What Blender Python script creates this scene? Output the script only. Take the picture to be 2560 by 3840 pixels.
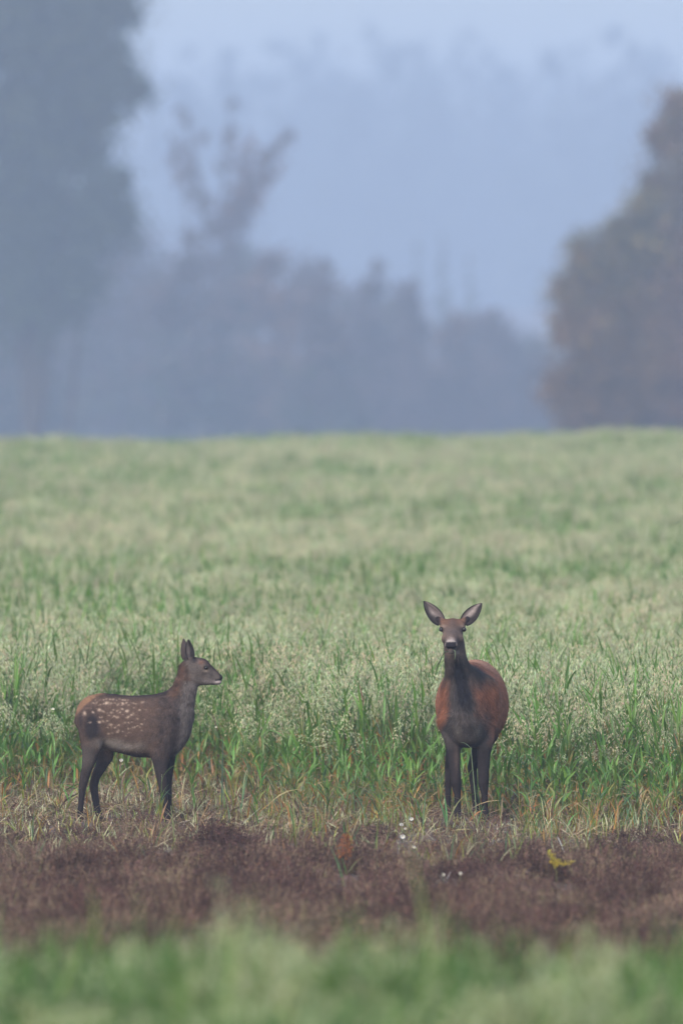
import bpy, math, random
import numpy as np
from mathutils import Vector, Matrix

for o in list(bpy.data.objects):
    bpy.data.objects.remove(o)
SC = bpy.context.scene
COL = SC.collection
R = math.radians
rng = np.random.default_rng(11)
random.seed(11)

# ------------------------------------------------------------------ camera
CAM_H = 2.93            # a long lens from a hide: 506 mm, deer at 100 m
FOC = 506.25
cam_d = bpy.data.cameras.new('camera')
cam = bpy.data.objects.new('camera', cam_d)
COL.objects.link(cam)
cam.location = (0, 0, CAM_H)
cam.rotation_euler = (R(90) - 420 / 54000, 0, 0)
cam_d.sensor_width = 36
cam_d.sensor_fit = 'AUTO'
cam_d.lens = FOC
cam_d.clip_start = 0.5
cam_d.clip_end = 6000
cam_d.dof.use_dof = True
cam_d.dof.focus_distance = 100.2
cam_d.dof.aperture_fstop = 3.9
SC.camera = cam

# ------------------------------------------------------------------ world, sun, exposure
SUN_EL, SUN_ROT = R(38), R(205)
w = bpy.data.worlds.new('World')
SC.world = w
w.use_nodes = True
nt = w.node_tree
bg = nt.nodes['Background']
sky = nt.nodes.new('ShaderNodeTexSky')
sky.sky_type = 'NISHITA'
sky.sun_disc = False
sky.sun_elevation = SUN_EL
sky.sun_rotation = SUN_ROT
sky.air_density = 1.0
sky.dust_density = 2.5
sky.ozone_density = 1.5
nt.links.new(sky.outputs[0], bg.inputs[0])
bg.inputs[1].default_value = 0.15
sd = bpy.data.lights.new('sun', 'SUN')
sd.energy = 1.4
sd.angle = R(25)
sd.color = (1.0, 0.94, 0.82)
sun = bpy.data.objects.new('sun', sd)
COL.objects.link(sun)
sdir = Vector((math.sin(SUN_ROT) * math.cos(SUN_EL), math.cos(SUN_ROT) * math.cos(SUN_EL), math.sin(SUN_EL)))
sun.rotation_euler = sdir.to_track_quat('Z', 'Y').to_euler()
sun.location = (0, 0, 60)
SC.view_settings.view_transform = 'Standard'
SC.view_settings.look = 'None'
SC.view_settings.exposure = 0.82
SC.view_settings.gamma = 1
SC.view_settings.use_curve_mapping = False
SC.render.engine = 'CYCLES'
cy = SC.cycles
cy.use_denoising = True
cy.max_bounces = 8
cy.diffuse_bounces = 4
cy.glossy_bounces = 2
cy.transmission_bounces = 4
cy.volume_bounces = 2
cy.use_fast_gi = False
cy.sample_clamp_indirect = 6.0

HAZE_DENSITY = 0.00047
HAZE_COLOR = (0.62, 0.765, 1.0)


def at(px, py, Y):
    """a pixel of the 2560x3840 photograph at depth Y"""
    return Vector(((px - 1280) / 54000 * Y, Y, CAM_H - (py - 1500) / 54000 * Y))


def sstep(t):
    t = np.clip(t, 0, 1)
    return t * t * (3 - 2 * t)


def ground_z(x, y):
    x = np.asarray(x, float)
    y = np.asarray(y, float)
    z = 1.07 * sstep((y - 112) / 228.0) + 0.10 * sstep((y - 150) / 180.0) * np.clip(x / 7.0, -1, 1)
    z = z + 0.05 * np.sin(x * 0.9 + y * 0.02 + 1.0) * sstep((y - 200) / 120.0)
    z = z - 2.3 * sstep((y - 352) / 60.0)
    z = z + 22.0 * sstep((y - 2000) / 900.0) + 0.66 * np.exp(-((y - 47.5) / 6.0) ** 4)
    z = z + 0.018 * np.sin(x * 2.1 + 0.7 * y) * np.sin(y * 0.9 - x)
    return z


# value noise for patchiness of plant cover
_NG = rng.random((64, 64))


def vnoise(x, y, s):
    x = np.asarray(x) / s + 100.3
    y = np.asarray(y) / s + 57.7
    xi = np.floor(x).astype(int)
    yi = np.floor(y).astype(int)
    fx = sstep(x - xi)
    fy = sstep(y - yi)
    g = lambda a, b: _NG[a % 64, b % 64]
    return (g(xi, yi) * (1 - fx) + g(xi + 1, yi) * fx) * (1 - fy) + (g(xi, yi + 1) * (1 - fx) + g(xi + 1, yi + 1) * fx) * fy


# ------------------------------------------------------------------ materials
def new_mat(name):
    m = bpy.data.materials.new(name)
    m.use_nodes = True
    n = m.node_tree
    return m, n, n.nodes['Principled BSDF']


def plant_mat(name, rough=0.5, transl=0.25, rnd=0.35, spec=0.4):
    """vertex colour 'col', varied per plant, partly translucent"""
    m, n, p = new_mat(name)
    at_ = n.nodes.new('ShaderNodeAttribute')
    at_.attribute_name = 'col'
    oi = n.nodes.new('ShaderNodeObjectInfo')
    hs = n.nodes.new('ShaderNodeHueSaturation')
    mr = n.nodes.new('ShaderNodeMapRange')
    mr.inputs['To Min'].default_value = 1 - rnd
    mr.inputs['To Max'].default_value = 1 + rnd
    mh = n.nodes.new('ShaderNodeMapRange')
    mh.inputs['To Min'].default_value = 0.482
    mh.inputs['To Max'].default_value = 0.515
    mu = n.nodes.new('ShaderNodeMath')
    mu.operation = 'MULTIPLY'
    mu.inputs[1].default_value = 7.31
    fr = n.nodes.new('ShaderNodeMath')
    fr.operation = 'FRACT'
    L = n.links.new
    L(oi.outputs['Random'], mr.inputs['Value'])
    L(oi.outputs['Random'], mu.inputs[0])
    L(mu.outputs[0], fr.inputs[0])
    L(fr.outputs[0], mh.inputs['Value'])
    L(mr.outputs[0], hs.inputs['Value'])
    L(mh.outputs[0], hs.inputs['Hue'])
    L(at_.outputs['Color'], hs.inputs['Color'])
    L(hs.outputs[0], p.inputs['Base Color'])
    p.inputs['Roughness'].default_value = rough
    p.inputs['Specular IOR Level'].default_value = spec
    tr = n.nodes.new('ShaderNodeBsdfTranslucent')
    L(hs.outputs[0], tr.inputs['Color'])
    mx = n.nodes.new('ShaderNodeMixShader')
    mx.inputs[0].default_value = transl
    L(p.outputs[0], mx.inputs[1])
    L(tr.outputs[0], mx.inputs[2])
    L(mx.outputs[0], n.nodes['Material Output'].inputs['Surface'])
    return m


def vcol_mat(name, rough=0.7, scale=60, amt=0.25, spec=0.25, sheen=0.0):
    m, n, p = new_mat(name)
    a = n.nodes.new('ShaderNodeAttribute')
    a.attribute_name = 'col'
    tc = n.nodes.new('ShaderNodeTexCoord')
    no = n.nodes.new('ShaderNodeTexNoise')
    no.inputs['Scale'].default_value = scale
    no.inputs['Detail'].default_value = 5
    mr = n.nodes.new('ShaderNodeMapRange')
    mr.inputs['From Min'].default_value = 0.3
    mr.inputs['From Max'].default_value = 0.7
    mr.inputs['To Min'].default_value = 1 - amt
    mr.inputs['To Max'].default_value = 1 + amt
    hs = n.nodes.new('ShaderNodeHueSaturation')
    L = n.links.new
    L(tc.outputs['Object'], no.inputs['Vector'])
    L(no.outputs['Fac'], mr.inputs['Value'])
    L(mr.outputs[0], hs.inputs['Value'])
    L(a.outputs['Color'], hs.inputs['Color'])
    L(hs.outputs[0], p.inputs['Base Color'])
    p.inputs['Roughness'].default_value = rough
    p.inputs['Specular IOR Level'].default_value = spec
    p.inputs['Sheen Weight'].default_value = sheen
    return m


M_OAT = plant_mat('oat', 0.42, 0.30, 0.30, 0.5)
M_GRASS = plant_mat('grass', 0.5, 0.40, 0.35, 0.35)
M_DRY = plant_mat('dry_weed', 0.8, 0.1, 0.42, 0.15)
M_LEAF = plant_mat('tree_leaf', 0.8, 0.2, 0.05, 0.1)
M_SINGLE = plant_mat('single_plant', 0.45, 0.25, 0.06, 0.45)
M_BARK = vcol_mat('bark', 0.85, 6, 0.3)
M_COAT = vcol_mat('coat_skin', 0.9, 90, 0.22, 0.08, 0.0)
M_FUR = vcol_mat('fur', 0.8, 60, 0.12, 0.12, 0.0)

M_EYE, _n, _p = new_mat('eye')
_p.inputs['Base Color'].default_value = (0.008, 0.006, 0.006, 1)
_p.inputs['Roughness'].default_value = 0.12

M_SOIL, n, p = new_mat('soil')
tc = n.nodes.new('ShaderNodeTexCoord')
no = n.nodes.new('ShaderNodeTexNoise')
no.inputs['Scale'].default_value = 9
no.inputs['Detail'].default_value = 9
cr = n.nodes.new('ShaderNodeValToRGB')
cr.color_ramp.elements[0].position = 0.3
cr.color_ramp.elements[0].color = (0.055, 0.040, 0.034, 1)
cr.color_ramp.elements[1].position = 0.72
cr.color_ramp.elements[1].color = (0.15, 0.112, 0.088, 1)
bp = n.nodes.new('ShaderNodeBump')
bp.inputs['Distance'].default_value = 0.04
n.links.new(tc.outputs['Object'], no.inputs['Vector'])
n.links.new(no.outputs['Fac'], cr.inputs[0])
n.links.new(no.outputs['Fac'], bp.inputs['Height'])
n.links.new(bp.outputs[0], p.inputs['Normal'])
n.links.new(cr.outputs[0], p.inputs['Base Color'])
p.inputs['Roughness'].default_value = 0.95


# ------------------------------------------------------------------ mesh helpers
def mesh_obj(name, V, F, mat, cols=None, parent=None, link=True, smooth=False):
    me = bpy.data.meshes.new(name)
    me.from_pydata([tuple(v) for v in V], [], [tuple(int(i) for i in f) for f in F])
    if cols is not None:
        a = me.attributes.new('col', 'FLOAT_COLOR', 'POINT')
        c = np.ones((len(V), 4), np.float32)
        c[:, :3] = np.asarray(cols, np.float32)[:, :3]
        a.data.foreach_set('color', c.ravel())
    if mat:
        me.materials.append(mat)
    if smooth:
        me.polygons.foreach_set('use_smooth', np.ones(len(me.polygons), bool))
    me.update()
    o = bpy.data.objects.new(name, me)
    if link:
        COL.objects.link(o)
    if parent:
        o.parent = parent
    return o


def quads_obj(name, V, F, mat, cols, parent=None, link=True, smooth=True):
    """fast path for numpy arrays: F (n,3) or (n,4)"""
    me = bpy.data.meshes.new(name)
    k = F.shape[1]
    me.vertices.add(len(V))
    me.vertices.foreach_set('co', np.asarray(V, np.float32).ravel())
    me.loops.add(F.size)
    me.loops.foreach_set('vertex_index', np.asarray(F, np.int32).ravel())
    me.polygons.add(len(F))
    me.polygons.foreach_set('loop_start', np.arange(0, F.size, k, dtype=np.int32))
    me.polygons.foreach_set('loop_total', np.full(len(F), k, np.int32))
    me.update(calc_edges=True)
    a = me.attributes.new('col', 'FLOAT_COLOR', 'POINT')
    c = np.ones((len(V), 4), np.float32)
    c[:, :3] = cols
    a.data.foreach_set('color', c.ravel())
    if smooth:
        me.polygons.foreach_set('use_smooth', np.ones(len(F), bool))
    me.materials.append(mat)
    o = bpy.data.objects.new(name, me)
    if link:
        COL.objects.link(o)
    if parent:
        o.parent = parent
    return o


class MB:
    def __init__(s):
        s.V, s.F, s.C = [], [], []

    def add(s, V, F, C):
        b = len(s.V)
        s.V += [tuple(v) for v in V]
        s.F += [tuple(i + b for i in f) for f in F]
        if np.ndim(C[0]) == 0:
            C = [C] * len(V)
        s.C += [tuple(c) for c in C]

    def tube(s, pts, rad, cols, n=3):
        """tapered tube through points"""
        pts = [Vector(p) for p in pts]
        V, C, F = [], [], []
        if np.ndim(rad) == 0:
            rad = [rad] * len(pts)
        if np.ndim(cols[0]) == 0:
            cols = [cols] * len(pts)
        for i, p in enumerate(pts):
            d = (pts[min(i + 1, len(pts) - 1)] - pts[max(i - 1, 0)]).normalized()
            u = d.cross(Vector((0.31, 0.95, 0.05))).normalized()
            v = d.cross(u)
            for k in range(n):
                a = 2 * math.pi * k / n
                V.append(p + (u * math.cos(a) + v * math.sin(a)) * rad[i])
                C.append(cols[i])
        for i in range(len(pts) - 1):
            for k in range(n):
                F.append((i * n + k, i * n + (k + 1) % n, (i + 1) * n + (k + 1) % n, (i + 1) * n + k))
        F.append(tuple(range(n))[::-1])
        F.append(tuple(range((len(pts) - 1) * n, len(pts) * n)))
        s.add(V, F, C)

    def leaf(s, base, az, length, width, rise, droop, c0, c1, seg=5, twist=0.0, fold=0.25):
        """a blade: leaves the stem at angle `rise` above level and bends down by `droop` radians"""
        p = Vector(base)
        V, C, F = [], [], []
        for i in range(seg + 1):
            t = i / seg
            e = rise - droop * t * t
            d = Vector((math.cos(az) * math.cos(e), math.sin(az) * math.cos(e), math.sin(e)))
            side = Vector((-math.sin(az), math.cos(az), 0))
            up = side.cross(d) * -1
            a = twist * t
            sd_ = side * math.cos(a) + up * math.sin(a)
            up2 = up * math.cos(a) - side * math.sin(a)
            wd = width * 0.5 * (min(1, 0.55 + 2.2 * t) if t < 0.3 else 1 - ((t - 0.3) / 0.7) ** 1.7 * 0.97)
            c = [c0[k] * (1 - t ** 1.5) + c1[k] * t ** 1.5 for k in range(3)]
            V += [p - sd_ * wd + up2 * wd * fold, p, p + sd_ * wd + up2 * wd * fold]
            C += [c, [x * 1.12 for x in c], c]
            p = p + d * (length / seg)
        for i in range(seg):
            b = i * 3
            F += [(b, b + 1, b + 4, b + 3), (b + 1, b + 2, b + 5, b + 4)]
        s.add(V, F, C)

    def spikelet(s, p, d, L, wd, c):
        p = Vector(p)
        d = Vector(d).normalized()
        u = d.cross(Vector((random.uniform(-1, 1), random.uniform(-1, 1), 0.3))).normalized()
        v = d.cross(u)
        m = p + d * L * 0.4
        V = [p, m + u * wd, m + v * wd, m - u * wd, m - v * wd, p + d * L]
        F = [(0, 1, 2), (0, 2, 3), (0, 3, 4), (0, 4, 1), (5, 2, 1), (5, 3, 2), (5, 4, 3), (5, 1, 4)]
        cc = [[x * random.uniform(0.85, 1.1) for x in c] for _ in V]
        s.add(V, F, cc)

    def build(s, name, mat, parent=None, link=True, smooth=False):
        return mesh_obj(name, s.V, s.F, mat, s.C, parent, link, smooth)


def tag(o, label=None, cat=None, group=None, kind=None):
    if label:
        o['label'] = label
    if cat:
        o['category'] = cat
    if group:
        o['group'] = group
    if kind:
        o['kind'] = kind
    return o


def empty(name, loc, rz=0):
    o = bpy.data.objects.new(name, None)
    COL.objects.link(o)
    o.location = loc
    o.rotation_euler = (0, 0, rz)
    o.empty_display_size = 0.1
    return o


def jit(c, a=0.12):
    k = random.uniform(1 - a, 1 + a)
    return [min(0.95, max(0.0, x * k * random.uniform(1 - a * 0.4, 1 + a * 0.4))) for x in c]


# ------------------------------------------------------------------ ground (one sheet to the horizon) and haze
ys = np.concatenate([np.linspace(-6, 40, 10), np.linspace(44, 118, 150), np.linspace(120, 430, 120), np.linspace(440, 4500, 90)])
xs = np.concatenate([np.linspace(-520, -12, 14), np.linspace(-11.5, 11.5, 90), np.linspace(12, 520, 14)])
GX, GY = np.meshgrid(xs, ys)
GZ = ground_z(GX, GY)
V = np.stack([GX, GY, GZ], -1).reshape(-1, 3)
nx, ny = len(xs), len(ys)
I = np.arange(nx * ny).reshape(ny, nx)
F = np.stack([I[:-1, :-1], I[:-1, 1:], I[1:, 1:], I[1:, :-1]], -1).reshape(-1, 4)
g = quads_obj('ground', V, F, M_SOIL, np.full((len(V), 3), 0.1))
tag(g, kind='structure')

M_HAZE = bpy.data.materials.new('haze')
M_HAZE.use_nodes = True
hn = M_HAZE.node_tree
for x in list(hn.nodes):
    if x.type != 'OUTPUT_MATERIAL':
        hn.nodes.remove(x)
pv = hn.nodes.new('ShaderNodeVolumePrincipled')
pv.inputs['Color'].default_value = (*HAZE_COLOR, 1)
pv.inputs['Density'].default_value = HAZE_DENSITY
pv.inputs['Anisotropy'].default_value = 0.0
hn.links.new(pv.outputs[0], hn.nodes['Material Output'].inputs['Volume'])
HX, HY0, HY1, HZ0, HZ1 = 530, -10, 4510, -3.2, 104
V = [(x, y, z) for z in (HZ0, HZ1) for y in (HY0, HY1) for x in (-HX, HX)]
hz = mesh_obj('haze', V, [(0, 2, 3, 1), (4, 5, 7, 6), (0, 1, 5, 4), (2, 6, 7, 3), (0, 4, 6, 2), (1, 3, 7, 5)], M_HAZE)
tag(hz, kind='stuff')


# ------------------------------------------------------------------ trees beyond the field
FAR_K = 2.85


def tree(name, lobes, Y, label, cat, cols, leaf, n, stems, group=None, soft=0.62):
    """lobes: (px, py, radius px) seen from the camera; stems: list of limb polylines in px with radius"""
    Y, leaf = Y * FAR_K, leaf * FAR_K * 0.95
    s = Y / 54000
    cx = np.mean([l[0] for l in lobes])
    X0 = (cx - 1280) * s
    z0 = float(ground_z(X0, Y))
    root = empty(name, (X0, Y, z0))
    tag(root, label, cat, group)
    mb = MB()
    for st, r0 in stems:
        pts = []
        for i, (a, b) in enumerate(st):
            q = at(a, b, Y) - Vector((X0, Y, z0))
            q.y = 0.5 * (i / max(1, len(st) - 1)) * random.uniform(-1, 1) * len(st)
            if i == 0:
                q.z = -0.15
            pts.append(q)
        k = len(pts)
        mb.tube(pts, [r0 * FAR_K * (1 - 0.75 * i / (k - 1)) for i in range(k)], [(0.04, 0.034, 0.03)] * k, 6)
    mb.build('trunk', M_BARK, root)
    r_ = np.array([l[2] for l in lobes], float)
    vol = r_ ** 2
    pick = rng.choice(len(lobes), n, p=vol / vol.sum())
    L = np.array(lobes, float)
    d = rng.normal(size=(n, 3))
    d /= np.linalg.norm(d, axis=1)[:, None]
    rad = np.minimum(np.abs(rng.normal(0, soft, n)), 1.35)
    # clumps: leaves gather round twig ends
    ncl = max(12, n // 28)
    cd = rng.normal(size=(ncl, 3))
    cd /= np.linalg.norm(cd, axis=1)[:, None]
    near = cd[rng.integers(0, ncl, n)]
    d = d * 0.45 + near * 0.9
    d /= np.linalg.norm(d, axis=1)[:, None]
    rr = L[pick, 2] * s * rad
    P = np.zeros((n, 3))
    P[:, 0] = (L[pick, 0] - 1280) * s - X0 + d[:, 0] * rr
    P[:, 2] = CAM_H - (L[pick, 1] - 1500) * s - z0 + d[:, 2] * rr
    depth = 0.0 if len(L[0]) < 4 else L[pick, 3]
    P[:, 1] = d[:, 1] * rr * 0.9 + depth
    keep = P[:, 2] > 0.15
    P = P[keep]
    n = len(P)
    a = rng.normal(size=(n, 3))
    a /= np.linalg.norm(a, axis=1)[:, None]
    b = np.cross(a, rng.normal(size=(n, 3)))
    b /= np.linalg.norm(b, axis=1)[:, None]
    sz = leaf * rng.uniform(0.5, 1.2, n)[:, None] * np.clip(1.45 - 0.85 * rad[keep], 0.25, 1)[:, None]
    V = np.stack([P - a * sz, P + b * sz * 0.6, P + a * sz, P - b * sz * 0.6], 1).reshape(-1, 3)
    F = np.arange(4 * n).reshape(n, 4)
    cols = np.array(cols)
    hi = np.clip((P[:, 2] - P[:, 2].min()) / (np.ptp(P[:, 2]) + 1e-6), 0, 1)
    ci = np.clip((hi * (len(cols) - 1) + rng.normal(0, 0.5, n)).round(), 0, len(cols) - 1).astype(int)
    yl = (rng.random(n) < 0.16 * hi ** 2) & (name == 'round_tree')
    cc0 = cols[ci].copy()
    cc0[yl] = YL
    C = np.repeat(cc0 * rng.uniform(0.85, 1.15, n)[:, None] * (0.75 + 0.5 * vnoise(P[:, 0] + P[:, 1], P[:, 2], 2.2))[:, None], 4, axis=0)
    quads_obj('crown', V, F, M_LEAF, C, root, smooth=False)
    return root


DG, MG = (0.040, 0.058, 0.034), (0.060, 0.075, 0.040)
BR, PB, OL, YL = (0.150, 0.082, 0.042), (0.078, 0.056, 0.055), (0.105, 0.085, 0.038), (0.28, 0.18, 0.045)

tree('tall_tree', [(60, -260, 420), (60, 120, 380), (330, 60, 230), (400, -180, 260), (470, 40, 95), (505, 340, 100), (350, 380, 190), (90, 480, 330),
                   (300, 560, 170), (430, 690, 110), (80, 800, 300), (330, 820, 190), (100, 1100, 260), (280, 1050, 180), (430, 830, 130), (260, 270, 190), (420, 230, 120)], 365,
     'tallest dark green tree at the left, its crown leaving the top of the photo', 'tree', [DG, DG, MG, DG], 0.19, 36000,
     [([(120, 1700), (130, 1200), (110, 700), (90, 200), (80, -300)], 0.26), ([(128, 1100), (250, 750), (360, 400), (420, 100)], 0.16),
      ([(120, 900), (20, 600), (-60, 200)], 0.16), ([(250, 900), (340, 760), (430, 690)], 0.08)], soft=0.68)
fan = [(800, 1000, 130), (720, 900, 90), (880, 930, 100), (820, 850, 85)]
for line, r0, r1 in ((((770, 850), (725, 600), (690, 400)), 60, 26), (((830, 800), (850, 560), (872, 370)), 48, 24), (((860, 850), (980, 620), (1080, 490)), 85, 34),
                     (((900, 760), (930, 600), (935, 500)), 55, 20), (((740, 780), (680, 640), (635, 540)), 45, 18), (((880, 780), (1000, 700), (1060, 620)), 50, 22)):
    for i in range(11):
        t = i / 10 * 2
        a, c = (line[0], line[1]) if t < 1 else (line[1], line[2])
        f = t if t < 1 else t - 1
        fan.append((a[0] + (c[0] - a[0]) * f + random.gauss(0, 14), a[1] + (c[1] - a[1]) * f + random.gauss(0, 14), (r0 + (r1 - r0) * i / 10) * random.uniform(.7, 1.5)))
tree('fanned_tree', fan, 455,
     'thin tree with bare fanned branches rising behind the shrubs right of the tallest tree', 'tree', [PB, PB, BR, PB], 0.13, 4200,
     [([(790, 1700), (790, 1200), (770, 850), (725, 600), (690, 400)], 0.12), ([(792, 1150), (830, 800), (850, 560), (870, 380)], 0.06),
      ([(792, 1200), (880, 850), (980, 620), (1075, 500)], 0.09), ([(860, 900), (930, 700), (935, 530)], 0.05), ([(770, 850), (690, 680), (640, 540)], 0.04)])
shr = [
    ('broad grey shrub at the left under the tallest tree', [(60, 1250, 260), (-40, 1420, 220), (180, 1150, 220), (60, 1000, 200), (120, 1480, 220)], 500, [DG, PB, MG], 3600, 0.2),
    ('tall shrub standing between the tallest tree and the fanned tree', [(420, 1020, 170), (330, 1180, 200), (480, 1220, 200), (400, 1430, 220), (560, 1400, 180)], 520, [MG, PB, PB], 2600, 0.2),
    ('wide shrub at the foot of the thin fanned tree', [(700, 1010, 140), (640, 1150, 190), (820, 1160, 200), (700, 1400, 230), (880, 1420, 200)], 480, [DG, PB, PB], 2800, 0.2),
    ('rounded purple brown shrub just right of the fanned tree', [(1020, 1000, 105), (960, 1120, 150), (1080, 1160, 170), (1000, 1400, 220), (1110, 1440, 180)], 490, [PB, BR, PB], 2600, 0.19),
    ('shrub with a narrow pointed top left of the middle of the tree line', [(1228, 1000, 45), (1222, 1080, 75), (1205, 1190, 120), (1240, 1300, 150), (1200, 1450, 200)], 470, [DG, PB, PB], 2300, 0.18),
    ('shrub with a small leaning point behind the oat field at the middle', [(1420, 1010, 45), (1410, 1100, 85), (1380, 1220, 130), (1420, 1330, 160), (1370, 1470, 190)], 500, [PB, PB, PB], 2200, 0.18),
    ('low rounded shrub between the middle of the tree line and the small spruces', [(1530, 1110, 85), (1560, 1220, 130), (1530, 1370, 180), (1580, 1480, 160)], 510, [BR, PB, PB], 2200, 0.18),
    ('low shrub with a flat top in front of the small spruces', [(1710, 1210, 75), (1700, 1290, 120), (1740, 1420, 180), (1650, 1470, 150)], 505, [PB, PB, BR], 2000, 0.18),
    ('lowest shrub of the line, just left of the yellow topped tree', [(1850, 1220, 80), (1890, 1310, 120), (1880, 1440, 180), (1990, 1390, 120), (2010, 1480, 130)], 515, [PB, PB, PB], 2200, 0.18)]
for lab, lb, Y, cl, n_, lf in shr:
    cx = np.mean([l[0] for l in lb])
    tp = min(lb, key=lambda l: l[1])
    lb = lb + [(cx - 90, 1560, 170), (cx + 90, 1550, 170)]
    n_ = int(n_ * 1.7)
    tree('shrub', lb, Y * 0.9 if cx > 200 else 440, lab, 'shrub', cl, lf, n_,
         [([(cx + dx, 1700), (cx + dx * 2.2, 1450), (tp[0] + dx * 3, tp[1] + 60)], 0.07) for dx in (-25, 0, 22)], 'shrubs along the far side of the field')
tree('round_tree', [(2190, 960, 100), (2150, 1100, 110), (2260, 1000, 140), (2250, 1200, 200), (2120, 1250, 80), (2340, 1380, 180), (2230, 1400, 150), (2380, 880, 60), (2120, 1460, 120), (2330, 880, 95), (2420, 790, 95), (2410, 950, 120), (2330, 1100, 150), (2200, 1560, 150), (2330, 1560, 150)], 262,
     'rounded tree with a yellowing top at the right behind the crop', 'tree', [PB, BR, BR, OL, OL], 0.115, 24000,
     [([(2280, 1700), (2270, 1450), (2240, 1200), (2200, 1000)], 0.17), ([(2275, 1400), (2340, 1200), (2380, 950)], 0.09)], soft=0.70)
tree('brown_tree', [(2560, 420, 120), (2500, 520, 95), (2620, 700, 230), (2450, 700, 70), (2420, 830, 60), (2560, 950, 220), (2470, 1150, 180), (2600, 1300, 240), (2480, 1440, 170), (2420, 1560, 150), (2560, 1580, 160)], 272,
     'tall russet brown tree cut off by the right edge of the photo', 'tree', [PB, BR, BR, OL, BR], 0.125, 26000,
     [([(2600, 1700), (2590, 1300), (2580, 900), (2570, 450)], 0.24), ([(2590, 1200), (2500, 950), (2440, 720)], 0.1)], soft=0.70)
for lab, lb, cl in (
        ('hazy bush filling the gap under the left side of the tallest tree', [(-60, 1000, 220), (100, 1200, 260), (30, 1420, 240)], [MG, PB]),
        ('hazy bush behind the foot of the tallest tree', [(260, 960, 190), (240, 1180, 240), (300, 1420, 240)], [PB, PB]),
        ('hazy bush behind the fanned tree on its left', [(520, 930, 150), (560, 1120, 210), (540, 1400, 250), (680, 1280, 150)], [DG, PB]),
        ('hazy bush behind the fanned tree on its right', [(900, 1020, 150), (920, 1180, 190), (860, 1420, 230)], [PB, MG]),
        ('hazy bush behind the pointed shrub', [(1150, 1050, 120), (1140, 1220, 190), (1180, 1440, 220)], [PB, PB]),
        ('hazy bush in the dip left of the leaning pointed shrub', [(1330, 1150, 110), (1320, 1290, 160), (1330, 1460, 190)], [DG, PB]),
        ('hazy bush in the dip left of the low rounded shrub', [(1480, 1160, 100), (1490, 1300, 150), (1480, 1470, 190)], [PB, MG]),
        ('hazy bush behind the flat topped shrub', [(1800, 1240, 100), (1800, 1380, 150), (1790, 1490, 170)], [PB, PB]),
        ('hazy bush just left of the round yellowing tree', [(2010, 1330, 110), (2060, 1440, 150), (2000, 1500, 150)], [PB, MG])):
    lb = lb + [(lb[1][0] - 70, 1560, 170), (lb[1][0] + 80, 1560, 170)]
    tree('hazy_bush', lb, 490 if lb[0][0] > 300 else 470, lab, 'bush', cl, 0.2, 4200, [([(lb[0][0] + dx, 1700), (lb[1][0] + dx * 2, 1450), (lb[0][0] + dx * 3, lb[0][1])], 0.07) for dx in (-20, 20)], 'bushes behind the shrubs')
for px, top, wd, lab in ((1560, 900, 60, 'faint small spruce, leftmost of the three behind the shrubs'), (1660, 870, 75, 'faint small spruce, tallest of the three behind the shrubs'),
                         (1755, 950, 60, 'faint small spruce, rightmost of the three behind the shrubs')):
    lb = [(px + random.gauss(0, 6), top + 30 + i * 36, 10 + wd * 0.75 * i / 9.0) for i in range(19)]
    tree('spruce_tree', lb, 760, lab, 'tree', [DG, DG], 0.3, 1300, [([(px, 1720), (px, 1300), (px, top)], 0.16)], 'small spruces in the mist')
far = [(690, 190, 150), (850, 150, 130), (1030, 130, 150), (1210, 120, 120), (1385, 95, 160), (1560, 120, 140), (1745, 90, 160), (1900, 210, 120), (2120, 150, 150), (2290, 90, 150), (2450, 150, 150),
       (460, 220, 160), (200, 160, 190)]
FL = ['faint misty tree nearest the right flank of the tallest tree', 'faint misty tree above the fanned tree', 'faint misty tree just right of the fanned tree top',
      'faint misty tree left of the middle of the far row', 'faint broad misty tree at the middle of the far row', 'faint misty tree right of the middle of the far row',
      'faint tallest misty tree above the small spruces', 'faint low misty tree beside the gap in the far row', 'faint misty tree above the round yellowing tree',
      'faint misty tree between the round tree and the brown tree', 'faint misty tree rising behind the brown tree', 'misty far tree half hidden behind the edge of the tallest tree',
      'misty far tree behind the crown of the tallest tree']
far += [(770, 230, 190), (1120, 190, 190), (1300, 170, 190), (1470, 170, 190), (1660, 180, 190), (1830, 190, 190), (2010, 230, 190), (2210, 190, 190), (2370, 190, 190), (590, 260, 190), (940, 230, 190)]
FL += ['faint low misty tree %s' % q for q in ('behind the left branches of the fanned tree', 'between the second and third misty trees past the fanned tree', 'left of the broad tree at the middle of the far row',
       'right of the broad tree at the middle of the far row', 'left of the tallest misty tree above the small spruces', 'right of the tallest misty tree above the small spruces',
       'filling the gap in the far row', 'left of the misty tree between the round and the brown tree', 'right of the misty tree between the round and the brown tree',
       'between the tallest tree and the fanned tree', 'right behind the right branches of the fanned tree')]
for i, (px, top, wd) in enumerate(far):
    lb = []
    for j in range(26):
        t = j / 25
        hw_ = wd * min(1.15, 0.15 + 1.9 * t ** 0.6)
        lb.append((px + random.uniform(-1, 1) * hw_, top + 40 + 1000 * t + random.uniform(-30, 30), 70 + wd * 0.75 * min(1, t * 2.2)))
    tree('far_tree', lb, 1150 + 25 * (i % 4) + 60 * (i > 12), FL[i], 'tree', [DG, MG, DG], 0.30, 9000,
         [([(px, 1760), (px, 1000), (px, top + 160)], 0.15)], 'far trees lost in the mist', soft=0.8)


# ------------------------------------------------------------------ plants: one tiller each, scattered by geometry nodes
GREEN = (0.098, 0.200, 0.034)
BLUEG = (0.085, 0.165, 0.070)
YGREEN = (0.185, 0.205, 0.040)
ORANGE = (0.36, 0.185, 0.055)
STRAW = (0.36, 0.27, 0.13)
PALE = (0.47, 0.52, 0.31)
CREAM = (0.54, 0.49, 0.31)
BROWN = (0.13, 0.085, 0.055)


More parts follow.
